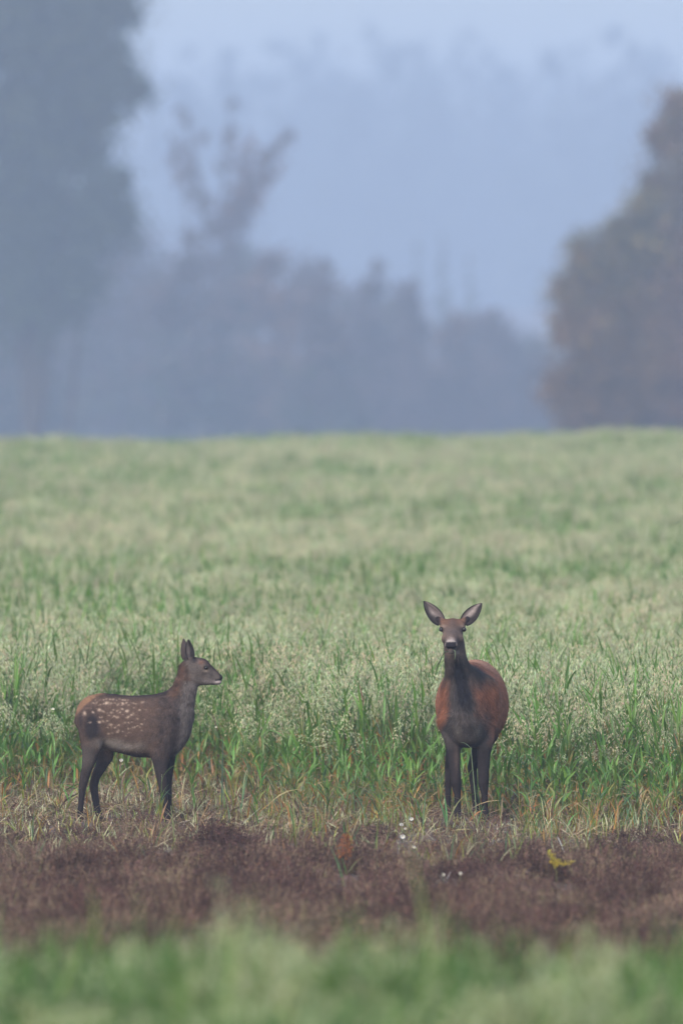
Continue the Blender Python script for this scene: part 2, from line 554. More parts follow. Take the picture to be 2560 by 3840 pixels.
def mixc(a, b, t):
    return [a[k] * (1 - t) + b[k] * t for k in range(3)]


def oat_tiller(kind, H=0.9, big=1.0):
    if kind == 'leafy':
        H *= 0.90
    mb = MB()
    lean = random.uniform(0, 0.10)
    az = random.uniform(0, 6.28)
    top = Vector((math.cos(az) * lean, math.sin(az) * lean, H))
    g0 = jit(random.choice([GREEN, GREEN, BLUEG, YGREEN]))
    base = jit(random.choice([STRAW, YGREEN, ORANGE, BROWN]))
    pts = [Vector((0, 0, -0.03)), top * 0.3 + Vector((0, 0, 0)), top * 0.62, top * 0.85, top]
    mb.tube(pts, [0.0034, 0.003, 0.0025, 0.0018, 0.001], [base, mixc(base, g0, 0.6), g0, g0, jit(PALE)], 3)
    nl = random.randint(5, 7)
    for i in range(nl):
        t = 0.04 + 0.58 * (i + random.random() * 0.7) / nl
        b = pts[0].lerp(top, t)
        if t < 0.40:
            c = random.choice([ORANGE, ORANGE, STRAW, BROWN, YGREEN, YGREEN, GREEN])
        else:
            c = random.choice([GREEN, GREEN, GREEN, BLUEG, YGREEN])
        c = jit(c)
        c1 = jit(random.choice([c, c, c, ORANGE, STRAW])) if t < 0.6 else c
        mb.leaf(b, random.uniform(0, 6.28), random.uniform(0.20, 0.36), random.uniform(0.011, 0.022), *((random.uniform(1.2, 1.5), random.uniform(0.1, 0.9)) if random.random() < 0.62 else (random.uniform(0.9, 1.4), random.uniform(1.2, 2.8))), c, c1,
                5, random.uniform(-1.5, 1.5))
    if kind != 'leafy':
        pc = PALE if kind == 'pale' else CREAM
        n = random.randint(28, 42)
        for i in range(n):
            t = i / n
            b = top * (0.76 + 0.24 * t)
            a2 = random.uniform(0, 6.28)
            rr = (0.015 + 0.075 * (1 - t) * random.random()) + 0.01
            e = b + Vector((math.cos(a2) * rr, math.sin(a2) * rr, random.uniform(-0.005, 0.03)))
            mb.add([b, e, e + Vector((0, 0, 0.0012))], [(0, 1, 2)], jit(PALE))
            dd = Vector((math.cos(a2) * 0.35 + random.uniform(-.2, .2), math.sin(a2) * 0.35 + random.uniform(-.2, .2), -1 + random.uniform(-.1, .6)))
            mb.spikelet(e, dd, random.uniform(0.020, 0.030) * big, random.uniform(0.0028, 0.0046) * big, jit(random.choice([pc, pc, pc, mixc(pc, GREEN, 0.4), CREAM]), 0.15))
    else:
        for i in range(2):
            mb.leaf(top * random.uniform(0.8, 0.97), random.uniform(0, 6.28), random.uniform(0.22, 0.34), random.uniform(0.014, 0.022), random.uniform(1.15, 1.5), random.uniform(0.1, 1.6),
                    jit(GREEN), jit(GREEN), 5, random.uniform(-1, 1))
    return mb


def clump(kindf, n, rad):
    mb = MB()
    for i in range(n):
        t = oat_tiller(kindf(), random.uniform(0.76, 0.93), 1.3)
        a = random.uniform(0, 6.28)
        r = rad * math.sqrt(random.random())
        o = (math.cos(a) * r, math.sin(a) * r, 0)
        mb.add([(v[0] + o[0], v[1] + o[1], v[2] + o[2]) for v in t.V], t.F, t.C)
    return mb


def grass_tuft(h, n, spread, cols, w0=0.008, w1=0.016, seed=0.2):
    mb = MB()
    for i in range(n):
        a = random.uniform(0, 6.28)
        r = spread * math.sqrt(random.random())
        c = jit(random.choice(cols), 0.2)
        mb.leaf((math.cos(a) * r, math.sin(a) * r, -0.02), random.uniform(0, 6.28), h * random.uniform(0.6, 1.2), random.uniform(w0, w1), random.uniform(1.1, 1.55), random.uniform(0.2, 1.9), c,
                jit(random.choice([c, c, c, c, PALE])), 5, random.uniform(-1, 1))
        if random.random() < seed:
            top = Vector((math.cos(a) * r, math.sin(a) * r, h * random.uniform(0.75, 1.1)))
            mb.tube([(top.x, top.y, 0), top], [0.0022, 0.001], c, 3)
            for k in range(14):
                b = top + Vector((random.uniform(-.03, .03), random.uniform(-.03, .03), random.uniform(-.12, .01)))
                mb.spikelet(b, (random.uniform(-.3, .3), random.uniform(-.3, .3), -1), 0.024, 0.004, jit(PALE))
    return mb


W1, W2, W3, W4 = (0.118, 0.074, 0.057), (0.175, 0.112, 0.083), (0.068, 0.040, 0.033), (0.25, 0.185, 0.125)


def weed_tuft(h):
    mb = MB()
    for i in range(20):
        a = random.uniform(0, 6.28)
        r = 0.11 * math.sqrt(random.random())
        b = Vector((math.cos(a) * r, math.sin(a) * r, -0.01))
        ln = random.uniform(0, 0.6)
        a2 = random.uniform(0, 6.28)
        hh = h * random.uniform(0.45, 1.1)
        t = b + Vector((math.cos(a2) * ln * hh, math.sin(a2) * ln * hh, hh))
        c = jit(random.choice([W1, W1, W2, W3, W4, W1]), 0.2)
        mb.tube([b, b.lerp(t, 0.5) + Vector((random.uniform(-.01, .01), random.uniform(-.01, .01), 0.01)), t], [0.0026, 0.002, 0.0011], c, 3)
        for k in range(7):
            q = b.lerp(t, random.uniform(0.3, 1.0))
            a3 = random.uniform(0, 6.28)
            mb.spikelet(q, (math.cos(a3), math.sin(a3), random.uniform(-0.4, 1.0)), random.uniform(0.012, 0.034), random.uniform(0.002, 0.0045), jit(random.choice([W1, W2, W2, W3]), 0.25))
    return mb


def straw_bits():
    mb = MB()
    for i in range(7):
        a = random.uniform(0, 6.28)
        c = jit(random.choice([(0.29, 0.23, 0.13), (0.25, 0.18, 0.11), (0.36, 0.32, 0.22), (0.22, 0.14, 0.07), (0.17, 0.12, 0.075), W2]), 0.2)
        p = (random.uniform(-.14, .14), random.uniform(-.14, .14), random.uniform(0.005, 0.06))
        mb.leaf(p, a, random.uniform(0.08, 0.30), random.uniform(0.004, 0.010), random.uniform(-0.1, 0.5), random.uniform(0.1, 0.9), c, c, 3, random.uniform(-1, 1))
    return mb


def variants(name, mbs, mat):
    c = bpy.data.collections.new(name + '_variants')
    for m in mbs:
        o = m.build(name, mat, link=False)
        c.objects.link(o)
    return c


def scatter(name, pts, rot, scl, idx, coll, mat):
    me = bpy.data.meshes.new(name)
    me.vertices.add(len(pts))
    me.vertices.foreach_set('co', np.asarray(pts, np.float32).ravel())
    me.attributes.new('rot', 'FLOAT_VECTOR', 'POINT').data.foreach_set('vector', np.asarray(rot, np.float32).ravel())
    me.attributes.new('scl', 'FLOAT_VECTOR', 'POINT').data.foreach_set('vector', np.asarray(scl, np.float32).ravel())
    me.attributes.new('idx', 'INT', 'POINT').data.foreach_set('value', np.asarray(idx, np.int32))
    me.materials.append(mat)
    o = bpy.data.objects.new(name, me)
    COL.objects.link(o)
    ng = bpy.data.node_groups.new(name, 'GeometryNodeTree')
    ng.interface.new_socket('Geometry', in_out='INPUT', socket_type='NodeSocketGeometry')
    ng.interface.new_socket('Geometry', in_out='OUTPUT', socket_type='NodeSocketGeometry')
    N, L = ng.nodes.new, ng.links.new
    gi, go = N('NodeGroupInput'), N('NodeGroupOutput')
    ip = N('GeometryNodeInstanceOnPoints')
    ci = N('GeometryNodeCollectionInfo')
    ci.inputs['Collection'].default_value = coll
    ci.inputs['Separate Children'].default_value = True
    ci.inputs['Reset Children'].default_value = True

    def na(nm, ty):
        q = N('GeometryNodeInputNamedAttribute')
        q.data_type = ty
        q.inputs['Name'].default_value = nm
        return q.outputs['Attribute']
    L(gi.outputs[0], ip.inputs['Points'])
    L(ci.outputs[0], ip.inputs['Instance'])
    ip.inputs['Pick Instance'].default_value = True
    L(na('idx', 'INT'), ip.inputs['Instance Index'])
    L(na('rot', 'FLOAT_VECTOR'), ip.inputs['Rotation'])
    L(na('scl', 'FLOAT_VECTOR'), ip.inputs['Scale'])
    L(ip.outputs[0], go.inputs[0])
    md = o.modifiers.new('scatter', 'NODES')
    md.node_group = ng
    tag(o, kind='stuff')
    return o


def field_points(y0, y1, dens, mx=1.2, grow=1.0):
    """random points in the strip the lens sees (plus a margin to either side)"""
    wd = lambda y: (y * 0.0237 + mx)
    n = int(dens * (y1 - y0) * (wd(y0) + wd(y1)))
    y = rng.uniform(y0, y1, int(n * 1.1))
    x = rng.uniform(-1, 1, len(y)) * wd(y1)
    k = np.abs(x) < wd(y)
    return x[k], y[k]


def crop_edge(x):
    """where the sown oats begin: further back behind the fawn, nearer round the hind"""
    px = x * 540 + 1280
    e = np.interp(px, [-900, 0, 250, 500, 800, 1000, 1200, 1450, 1650, 1900, 2600, 3400], [105.5, 106.0, 107.5, 109.5, 107.5, 105.0, 103.0, 102.4, 102.6, 101.4, 100.0, 99.8])
    return e


OAT_VARS = [oat_tiller('pale', big=1.2) for _ in range(9)] + [oat_tiller('cream', big=1.2) for _ in range(4)] + [oat_tiller('leafy', 0.82) for _ in range(6)]
oat_col = variants('oat_tiller', OAT_VARS, M_OAT)
x1, y1 = field_points(96, 128, 230)
e = crop_edge(x1) + 1.6 * (vnoise(x1, y1, 0.5) - 0.5) * 2 + 1.2 * (vnoise(x1, y1 * .4, 0.17) - 0.5) * 2
ramp = np.clip((y1 - e) / 5.0, 0, 1)
k = rng.random(len(x1)) < (0.045 * (y1 > e - 1.6) + np.where(x1 > 0.0, 0.055, 0.008) * (y1 > 97.6)) + 0.9 * ramp ** 0.8
# animals stand in trodden gaps
for (ax, ay, rx, ry) in ((0.86, 99.7, 0.22, 0.25), (0.9, 100.9, 0.30, 0.75), (-1.5, 100, 0.55, 0.35)):
    k &= ~((((x1 - ax) / rx) ** 2 + ((y1 - ay) / ry) ** 2) < 1) | (y1 < ay - ry * 1.2)
x1, y1, ramp, e = x1[k], y1[k], ramp[k], e[k]
k = ~((np.abs(x1 - 0.88) < 0.36) & (y1 < 101.2) & (rng.random(len(x1)) < 0.9))
x1, y1, ramp, e = x1[k], y1[k], ramp[k], e[k]
leafy = rng.random(len(x1)) < np.clip(0.34 + 0.04 * np.clip((118 - y1) / 10, 0, 1) + 0.45 * (1 - ramp) + 0.35 * (vnoise(x1, y1, 1.3) - 0.5), 0.05, 1) + (y1 < e + 0.8)
cream = rng.random(len(x1)) < 0.25 + 0.8 * (vnoise(x1, y1, 2.6) - 0.45)
idx1 = np.where(leafy, rng.integers(13, 19, len(x1)), np.where(cream, rng.integers(9, 13, len(x1)), rng.integers(0, 9, len(x1))))
h1 = (0.48 + 0.52 * sstep(ramp * 1.15)) * rng.normal(0.98, 0.09, len(x1)) * (0.93 + 0.14 * vnoise(x1, y1, 1.1))
h1 = np.clip(h1, 0.35, 1.2)
lean = rng.normal(0, 0.09, (len(x1), 2))
scatter('oat_crop', np.stack([x1, y1, ground_z(x1, y1)], -1), np.stack([lean[:, 0], lean[:, 1], rng.uniform(0, 6.28, len(x1))], -1),
        np.stack([np.ones(len(x1)), np.ones(len(x1)), h1], -1), idx1, oat_col, M_OAT)

FAR_VARS = [clump(lambda: random.choice(['pale', 'pale', 'pale', 'cream', 'leafy']), 9, 0.2) for _ in range(4)] + \
           [clump(lambda: random.choice(['pale', 'cream', 'cream']), 9, 0.2) for _ in range(3)] + [clump(lambda: random.choice(['leafy', 'leafy', 'pale']), 8, 0.2) for _ in range(3)]
far_col = variants('oat_clump', FAR_VARS, M_OAT)
P = []
for a, b, dn in ((128, 170, 20), (170, 230, 14), (230, 354, 9)):
    xx, yy = field_points(a, b, dn, 1.6)
    P.append((xx, yy))
x2 = np.concatenate([q[0] for q in P])
y2 = np.concatenate([q[1] for q in P])
nz = 0.6 * vnoise(x2, y2 * 0.35, 1.5) + 0.4 * vnoise(x2, y2 * 0.3, 5.0)
u = rng.random(len(x2))
pl = np.clip(0.07 + 0.9 * (nz - 0.46), 0.02, 0.5)
u2 = rng.random(len(x2))
idx2 = np.where(u < pl, rng.integers(7, 10, len(x2)), np.where(u2 < 0.5 - 0.8 * (nz - 0.5), rng.integers(4, 7, len(x2)), rng.integers(0, 4, len(x2))))
h2 = rng.normal(1.0, 0.06, len(x2)) * (0.90 + 0.2 * vnoise(x2, y2 * 0.4, 0.8))
scatter('oat_field', np.stack([x2, y2, ground_z(x2, y2)], -1), np.stack([rng.normal(0, .05, len(x2)), rng.normal(0, .05, len(x2)), rng.uniform(0, 6.28, len(x2))], -1),
        np.stack([np.ones(len(x2)), np.ones(len(x2)), h2], -1), idx2, far_col, M_OAT)

# withered weeds on the bare strip
weed_sets = [weed_tuft(random.uniform(0.14, 0.22)) for _ in range(6)]
W1, W2, W3, W4 = (0.075, 0.042, 0.034), (0.115, 0.066, 0.050), (0.045, 0.028, 0.025), (0.14, 0.095, 0.07)
weed_sets += [weed_tuft(random.uniform(0.16, 0.24)) for _ in range(4)]
W1, W2, W3, W4 = (0.19, 0.135, 0.095), (0.25, 0.18, 0.125), (0.12, 0.080, 0.055), (0.21, 0.19, 0.09)
weed_sets += [weed_tuft(random.uniform(0.12, 0.2)) for _ in range(4)]
W1, W2 = (0.118, 0.074, 0.057), (0.175, 0.112, 0.083)
weed_col = variants('weed_tuft', weed_sets, M_DRY)
x3, y3 = field_points(58, 110, 62)
e3 = crop_edge(x3) + 1.2
fr3 = 94.2 + 4.2 * (vnoise(x3 + 3, y3 * .3, 0.4) - 0.5) * 2 - 1.0 * (x3 > 0.4) + 1.6 * (vnoise(x3, y3 * .15, 0.13) - 0.5)
fade3 = np.clip((fr3 + 3.0 - y3) / 9.0, 0, 1)
k = (rng.random(len(x3)) < 0.16 + 0.84 * fade3 * (0.45 + 1.1 * vnoise(x3 + 5, y3 * .3, .22))) & (y3 < e3 + 2)
fade3_ = fade3
for (a_, b_) in ((1300, 3290), (1290, 3325), (2085, 3325), (1668, 3300), (1725, 3320), (1662, 3320), (1542, 3120), (1504, 3140), (1519, 3150), (1509, 3175), (1552, 3225), (2120, 3140), (2112, 3198), (645, 3170), (1108, 3170)):
    yy_ = CAM_H * 54000 / (b_ - 1500)
    xx_ = (a_ - 1280) / 54000 * yy_
    k &= ~((np.abs(x3 - xx_) < 0.13) & (y3 < yy_ + 0.15) & (y3 > yy_ - 2.6))
fade3 = fade3_[k]
x3, y3 = x3[k], y3[k]
s3 = (0.25 + 0.75 * vnoise(x3, y3 * 0.35, 0.35) + 0.55 * vnoise(x3 + 4, y3 * .1, 0.12) ** 2) * rng.uniform(0.7, 1.2, len(x3)) * (0.38 + 0.55 * fade3)
m3 = 0.6 * vnoise(x3 + 11, y3 * .22, 0.28) + 0.4 * vnoise(x3 + 5, y3 * .3, 0.09) + rng.normal(0, .07, len(x3))
id3 = np.where(m3 > 0.62, rng.integers(6, 10, len(x3)), np.where(m3 < 0.36, rng.integers(10, 14, len(x3)), rng.integers(0, 6, len(x3))))
scatter('withered_weeds', np.stack([x3, y3, ground_z(x3, y3)], -1), np.stack([rng.normal(0, .12, len(x3)), rng.normal(0, .12, len(x3)), rng.uniform(0, 6.28, len(x3))], -1),
        np.stack([np.ones(len(x3)), np.ones(len(x3)), s3], -1), id3, weed_col, M_DRY)

# straw and dead blades lying round the animals' feet
straw_col = variants('straw_bits', [straw_bits() for _ in range(8)], M_DRY)
x4, y4 = field_points(92.0, 112, 38)
e4 = crop_edge(x4)
k = rng.random(len(x4)) < np.where(x4 < 0.3, np.clip((y4 - 94.5) / 4.0, 0.10, 1), np.clip((y4 - 93.6) / 5.5, 0.06, 0.42)) * (y4 < e4 + 4)
k &= ~(((np.abs(x4 - .88) < .36) | (np.abs(x4 + 1.5) < .5)) & (y4 > 95.5) & (y4 < 100.3) & (rng.random(len(x4)) < 0.75))
x4, y4 = x4[k], y4[k]
scatter('straw_litter', np.stack([x4, y4, ground_z(x4, y4)], -1), np.stack([rng.normal(0, .1, len(x4)), rng.normal(0, .1, len(x4)), rng.uniform(0, 6.28, len(x4))], -1),
        np.ones((len(x4), 3)) * rng.uniform(0.7, 1.2, len(x4))[:, None], rng.integers(0, 8, len(x4)), straw_col, M_DRY)

stub_col = variants('stubble', [grass_tuft(random.uniform(0.08, 0.17), 7, 0.09, [(0.26, 0.20, 0.11), BROWN, W1, W2, (0.22, 0.13, 0.06), YGREEN, YGREEN], 0.004, 0.009, 0.0) for _ in range(8)], M_DRY)
x7, y7 = field_points(91, 112, 40)
e7 = crop_edge(x7)
k = rng.random(len(x7)) < np.clip((y7 - 91.5) / 5, 0, 0.9) * (vnoise(x7 + 2, y7 * .5, .3) > .3) * (y7 < e7 + 4)
k &= ~((np.abs(x7 - 0.88) < 0.36) & (y7 < 100.9) & (y7 > 95) & (rng.random(len(x7)) < 0.8))
k &= ~((np.abs(x7 + 1.5) < 0.5) & (y7 > 96) & (y7 < 100) & (rng.random(len(x7)) < 0.7))
x7, y7 = x7[k], y7[k]
scatter('dry_stubble', np.stack([x7, y7, ground_z(x7, y7)], -1), np.stack([rng.normal(0, .2, len(x7)), rng.normal(0, .2, len(x7)), rng.uniform(0, 6.28, len(x7))], -1),
        np.ones((len(x7), 3)) * rng.uniform(0.6, 1.3, len(x7))[:, None], rng.integers(0, 8, len(x7)), stub_col, M_DRY)

# low mixed green at the foot of the crop
low_col = variants('low_blades', [grass_tuft(random.uniform(0.16, 0.34), 6, 0.06, [GREEN, YGREEN, ORANGE, STRAW, BLUEG], 0.005, 0.011, 0.0) for _ in range(8)], M_GRASS)
x5, y5 = field_points(88.5, 112, 28)
e5 = crop_edge(x5)
k = rng.random(len(x5)) < np.clip((y5 - e5 + 2.6) / 5.5, 0, 1) * 0.9 * (vnoise(x5, y5, 0.5) > 0.25) + np.where(x5 > -.5, 0.30, 0.05) * (y5 > 94.5 + 2.5 * vnoise(x5, y5, .4)) + np.where(x5 > -.6, 0.07, 0.018)
k &= ~(((((x5 + 1.5) / 0.6) ** 2 + ((y5 - 100) / 1.5) ** 2) < 1) & (rng.random(len(x5)) < 0.8))
k &= ~((np.abs(x5 - 0.88) < 0.36) & (y5 < 101.2) & (y5 > 94) & (rng.random(len(x5)) < 0.88))
x5, y5 = x5[k], y5[k]
scatter('low_green', np.stack([x5, y5, ground_z(x5, y5)], -1), np.stack([rng.normal(0, .1, len(x5)), rng.normal(0, .1, len(x5)), rng.uniform(0, 6.28, len(x5))], -1),
        np.ones((len(x5), 3)) * rng.uniform(0.6, 1.25, len(x5))[:, None], rng.integers(0, 8, len(x5)), low_col, M_GRASS)

# foreground grass, out of focus
FG1, FG2 = (0.060, 0.160, 0.026), (0.12, 0.20, 0.05)
FGD = (0.050, 0.145, 0.022)
fg_col = variants('grass_tuft', [grass_tuft(random.uniform(0.40, 0.50), 14, 0.12, [FG1, FG1, FG2, GREEN], 0.012, 0.024, 0.04) for _ in range(6)] +
                  [grass_tuft(random.uniform(0.42, 0.56), 14, 0.10, [FGD, FGD, FG1], 0.014, 0.026, 0.0) for _ in range(4)] +
                  [grass_tuft(0.44, 14, 0.12, [FG2, PALE, YGREEN, (0.3, 0.33, 0.16)], 0.010, 0.018, 0.3) for _ in range(4)], M_GRASS)
x6, y6 = field_points(36, 53, 50, 0.9)
pk = 0.65 * vnoise(x6, y6 * 0.15, 0.30) + 0.35 * vnoise(x6 + 9, y6 * .2, 0.11)
pk2 = vnoise(x6 + 7, y6 * 0.25, 0.12)
k = rng.random(len(x6)) < np.clip((53 - y6) / 2.5, 0, 1)
x6, y6, pk = x6[k], y6[k], pk[k]
s6 = rng.uniform(0.8, 1.1, len(x6)) * (0.47 + 0.80 * pk) * (1.0 + 0.06 * np.clip(x6, -1, 1))
m6 = 0.5 * vnoise(x6 + 3, y6 * 0.12, 0.26) + 0.5 * vnoise(x6 + 8, y6 * 0.15, 0.10)
id6 = np.where(m6 > 0.71, rng.integers(6, 10, len(x6)), np.where(m6 < 0.40, rng.integers(10, 14, len(x6)), rng.integers(0, 6, len(x6))))
s6 = s6 * np.where(id6 >= 10, 0.92, 1.0) * np.where(rng.random(len(x6)) < 0.03, 1.3, 1.0)
scatter('foreground_grass', np.stack([x6, y6, ground_z(x6, y6)], -1), np.stack([rng.normal(0, .1, len(x6)), rng.normal(0, .1, len(x6)), rng.uniform(0, 6.28, len(x6))], -1),
        np.stack([np.ones(len(x6)), np.ones(len(x6)), s6], -1), id6, fg_col, M_GRASS)


# ------------------------------------------------------------------ animals: one signed-distance body each, meshed by surface nets
class Body:
    def __init__(s, lo, hi, h):
        s.h = h
        s.lo = np.array(lo, float)
        s.n = np.ceil((np.array(hi) - s.lo) / h).astype(int) + 1
        s.D = np.full(s.n, 1.0, np.float32)

    def _box(s, lo, hi):
        a = np.clip(np.floor((lo - s.lo) / s.h).astype(int), 0, s.n - 1)
        b = np.clip(np.ceil((hi - s.lo) / s.h).astype(int) + 1, 1, s.n)
        sl = tuple(slice(a[i], b[i]) for i in range(3))
        ax = [s.lo[i] + s.h * np.arange(a[i], b[i]) for i in range(3)]
        g = np.meshgrid(*ax, indexing='ij')
        return sl, np.stack(g, -1)

    def chain(s, nodes, k=0.03, lat=(0, 1, 0), sub=False):
        """nodes: (x, y, z, radius across `lat`, radius in the other two directions)"""
        nd = np.array(nodes, float)
        lat = np.array(lat, float)
        lat /= np.linalg.norm(lat)
        if len(nd) == 1:
            nd = np.vstack([nd, nd + np.array([1e-4, 0, 0, 0, 0])])
        R_ = nd[:, 3:].max() + k + 0.03
        sl, P = s._box(nd[:, :3].min(0) - R_, nd[:, :3].max(0) + R_)
        best = None
        for a, b in zip(nd[:-1], nd[1:]):
            ab = b[:3] - a[:3]
            t = np.clip(((P - a[:3]) @ ab) / (ab @ ab), 0, 1)
            q = P - (a[:3] + t[..., None] * ab)
            l = q @ lat
            o = np.sqrt(np.maximum((q * q).sum(-1) - l * l, 0))
            rl = a[3] + (b[3] - a[3]) * t
            ru = a[4] + (b[4] - a[4]) * t
            m = np.sqrt((l / rl) ** 2 + (o / ru) ** 2)
            d = (m - 1) * np.minimum(rl, ru)
            best = d if best is None else np.minimum(best, d)
        A = s.D[sl]
        if sub:
            best = -best
            h = np.clip(0.5 - 0.5 * (A - best) / k, 0, 1)
            s.D[sl] = A * (1 - h) + best * h + k * h * (1 - h)
        else:
            h = np.clip(0.5 + 0.5 * (A - best) / k, 0, 1)
            s.D[sl] = A * (1 - h) + best * h - k * h * (1 - h)

    def mesh(s):
        D = s.D
        neg = D < 0
        nxyz = np.array(D.shape) - 1
        cnt = np.zeros(nxyz, np.int8)
        for i in (0, 1):
            for j in (0, 1):
                for k in (0, 1):
                    cnt += neg[i:i + nxyz[0], j:j + nxyz[1], k:k + nxyz[2]]
        act = (cnt > 0) & (cnt < 8)
        ids = -np.ones(nxyz, np.int64)
        c = np.argwhere(act)
        ids[act] = np.arange(len(c))
        acc = np.zeros((len(c), 3))
        num = np.zeros(len(c))
        cor = [(i, j, k) for i in (0, 1) for j in (0, 1) for k in (0, 1)]
        for a in cor:
            for ax in range(3):
                if a[ax] == 0:
                    b = list(a)
                    b[ax] = 1
                    da = D[c[:, 0] + a[0], c[:, 1] + a[1], c[:, 2] + a[2]]
                    db = D[c[:, 0] + b[0], c[:, 1] + b[1], c[:, 2] + b[2]]
                    m = (da < 0) != (db < 0)
                    t = np.where(m, da / np.where(m, da - db, 1), 0)
                    p = np.array(a, float)[None] + 0 * acc
                    p[:, ax] += t
                    acc += p * m[:, None]
                    num += m
        V = s.lo + (c + acc / num[:, None]) * s.h
        Fs = []
        for ax in range(3):
            o1, o2 = (ax + 1) % 3, (ax + 2) % 3
            sl0 = [slice(None)] * 3
            sl1 = [slice(None)] * 3
            sl0[ax] = slice(0, -1)
            sl1[ax] = slice(1, None)
            ch = neg[tuple(sl0)] != neg[tuple(sl1)]
            e_ = np.argwhere(ch)
            e_ = e_[(e_[:, o1] > 0) & (e_[:, o2] > 0) & (e_[:, o1] < nxyz[o1]) & (e_[:, o2] < nxyz[o2])]
            q = []
            for d1, d2 in ((0, 0), (-1, 0), (-1, -1), (0, -1)):
                f = e_.copy()
                f[:, o1] += d1
                f[:, o2] += d2
                q.append(ids[f[:, 0], f[:, 1], f[:, 2]])
            q = np.stack(q, -1)
            flip = ~neg[e_[:, 0], e_[:, 1], e_[:, 2]]
            q[flip] = q[flip][:, ::-1]
            Fs.append(q[(q >= 0).all(1)])
        F = np.vstack(Fs)
        # two passes of smoothing
        for _ in range(2):
            S = np.zeros_like(V)
            w_ = np.zeros(len(V))
            for i in range(4):
                a, b = F[:, i], F[:, (i + 1) % 4]
                np.add.at(S, a, V[b])
                np.add.at(w_, a, 1)
                np.add.at(S, b, V[a])
                np.add.at(w_, b, 1)
            V = V * 0.45 + 0.55 * S / np.maximum(w_, 1)[:, None]
        return V, F


def vert_normals(V, F):
    n = np.cross(V[F[:, 2]] - V[F[:, 0]], V[F[:, 3]] - V[F[:, 1]])
    N = np.zeros_like(V)
    for i in range(4):
        np.add.at(N, F[:, i], n)
    return N / np.maximum(np.linalg.norm(N, axis=1), 1e-9)[:, None]


def ear_mesh(base, tip, opening, width, cup=0.55, thick=0.004, outer=(0.05, 0.04, 0.04), inner=(0.3, 0.25, 0.24), rim=(0.02, 0.018, 0.02), hair=(0.34, 0.29, 0.28), dark=1):
    """a cupped, pointed ear with thickness: returns V, F, C"""
    base, tip, opening = Vector(base), Vector(tip), Vector(opening)
    ax = tip - base
    ln = ax.length
    ax.normalize()
    opn = (opening - ax * opening.dot(ax)).normalized()
    sd_ = ax.cross(opn)
    ns, nw = 16, 13
    V, C = [], []
    for layer in (0, 1):
        for i in range(ns):
            t = i / (ns - 1)
            wv = width * 0.5 * (math.sin(math.pi * min(1, 0.16 + 0.84 * t ** 0.9) ** 0.95) ** 0.72) if t < 1 else 0.0
            wv = max(wv, 0.0025)
            for j in range(nw):
                q = -1 + 2 * j / (nw - 1)
                ang = q * (1.15 - 0.35 * t)
                p = base + ax * ln * t + sd_ * wv * math.sin(ang) / math.sin(1.15 - 0.35 * t) + opn * (wv * cup * (1 - math.cos(ang)) * 1.6 - 0.012 * math.sin(math.pi * t))
                if layer == 1:
                    p = p + opn * thick * (1 - abs(q) ** 4)
                V.append(p)
                edge = max(abs(q), (t - 0.80) / 0.18)
                if layer == 0:
                    c = mixc(outer, rim, max(0, min(1, (edge - 0.7) / 0.3)))
                else:
                    c = mixc(inner, hair, 0.5 + 0.5 * math.sin(q * 5 + 1.5 + t * 2))
                    c = mixc(c, rim, max(0, min(1, (edge - 0.66) / 0.2)))
                    c = mixc(c, rim, 0.85 * max(0, min(1, (q * dark + 0.25 + 0.2 * math.sin(t * 9)) / 0.5)))
                C.append(c)
    F = []
    o = ns * nw
    for i in range(ns - 1):
        for j in range(nw - 1):
            a = i * nw + j
            F.append((a, a + nw, a + nw + 1, a + 1))
            F.append((o + a, o + a + 1, o + a + nw + 1, o + a + nw))
    for i in range(ns - 1):
        for j in (0, nw - 1):
            a = i * nw + j
            f = (a, o + a, o + a + nw, a + nw)
            F.append(f if j == 0 else f[::-1])
    for j in range(nw - 1):
        a = (ns - 1) * nw + j
        F.append((a, o + a, o + a + 1, a + 1))
        F.append((j, j + 1, o + j + 1, o + j))
    return np.array([tuple(v) for v in V]), np.array(F), np.array(C)


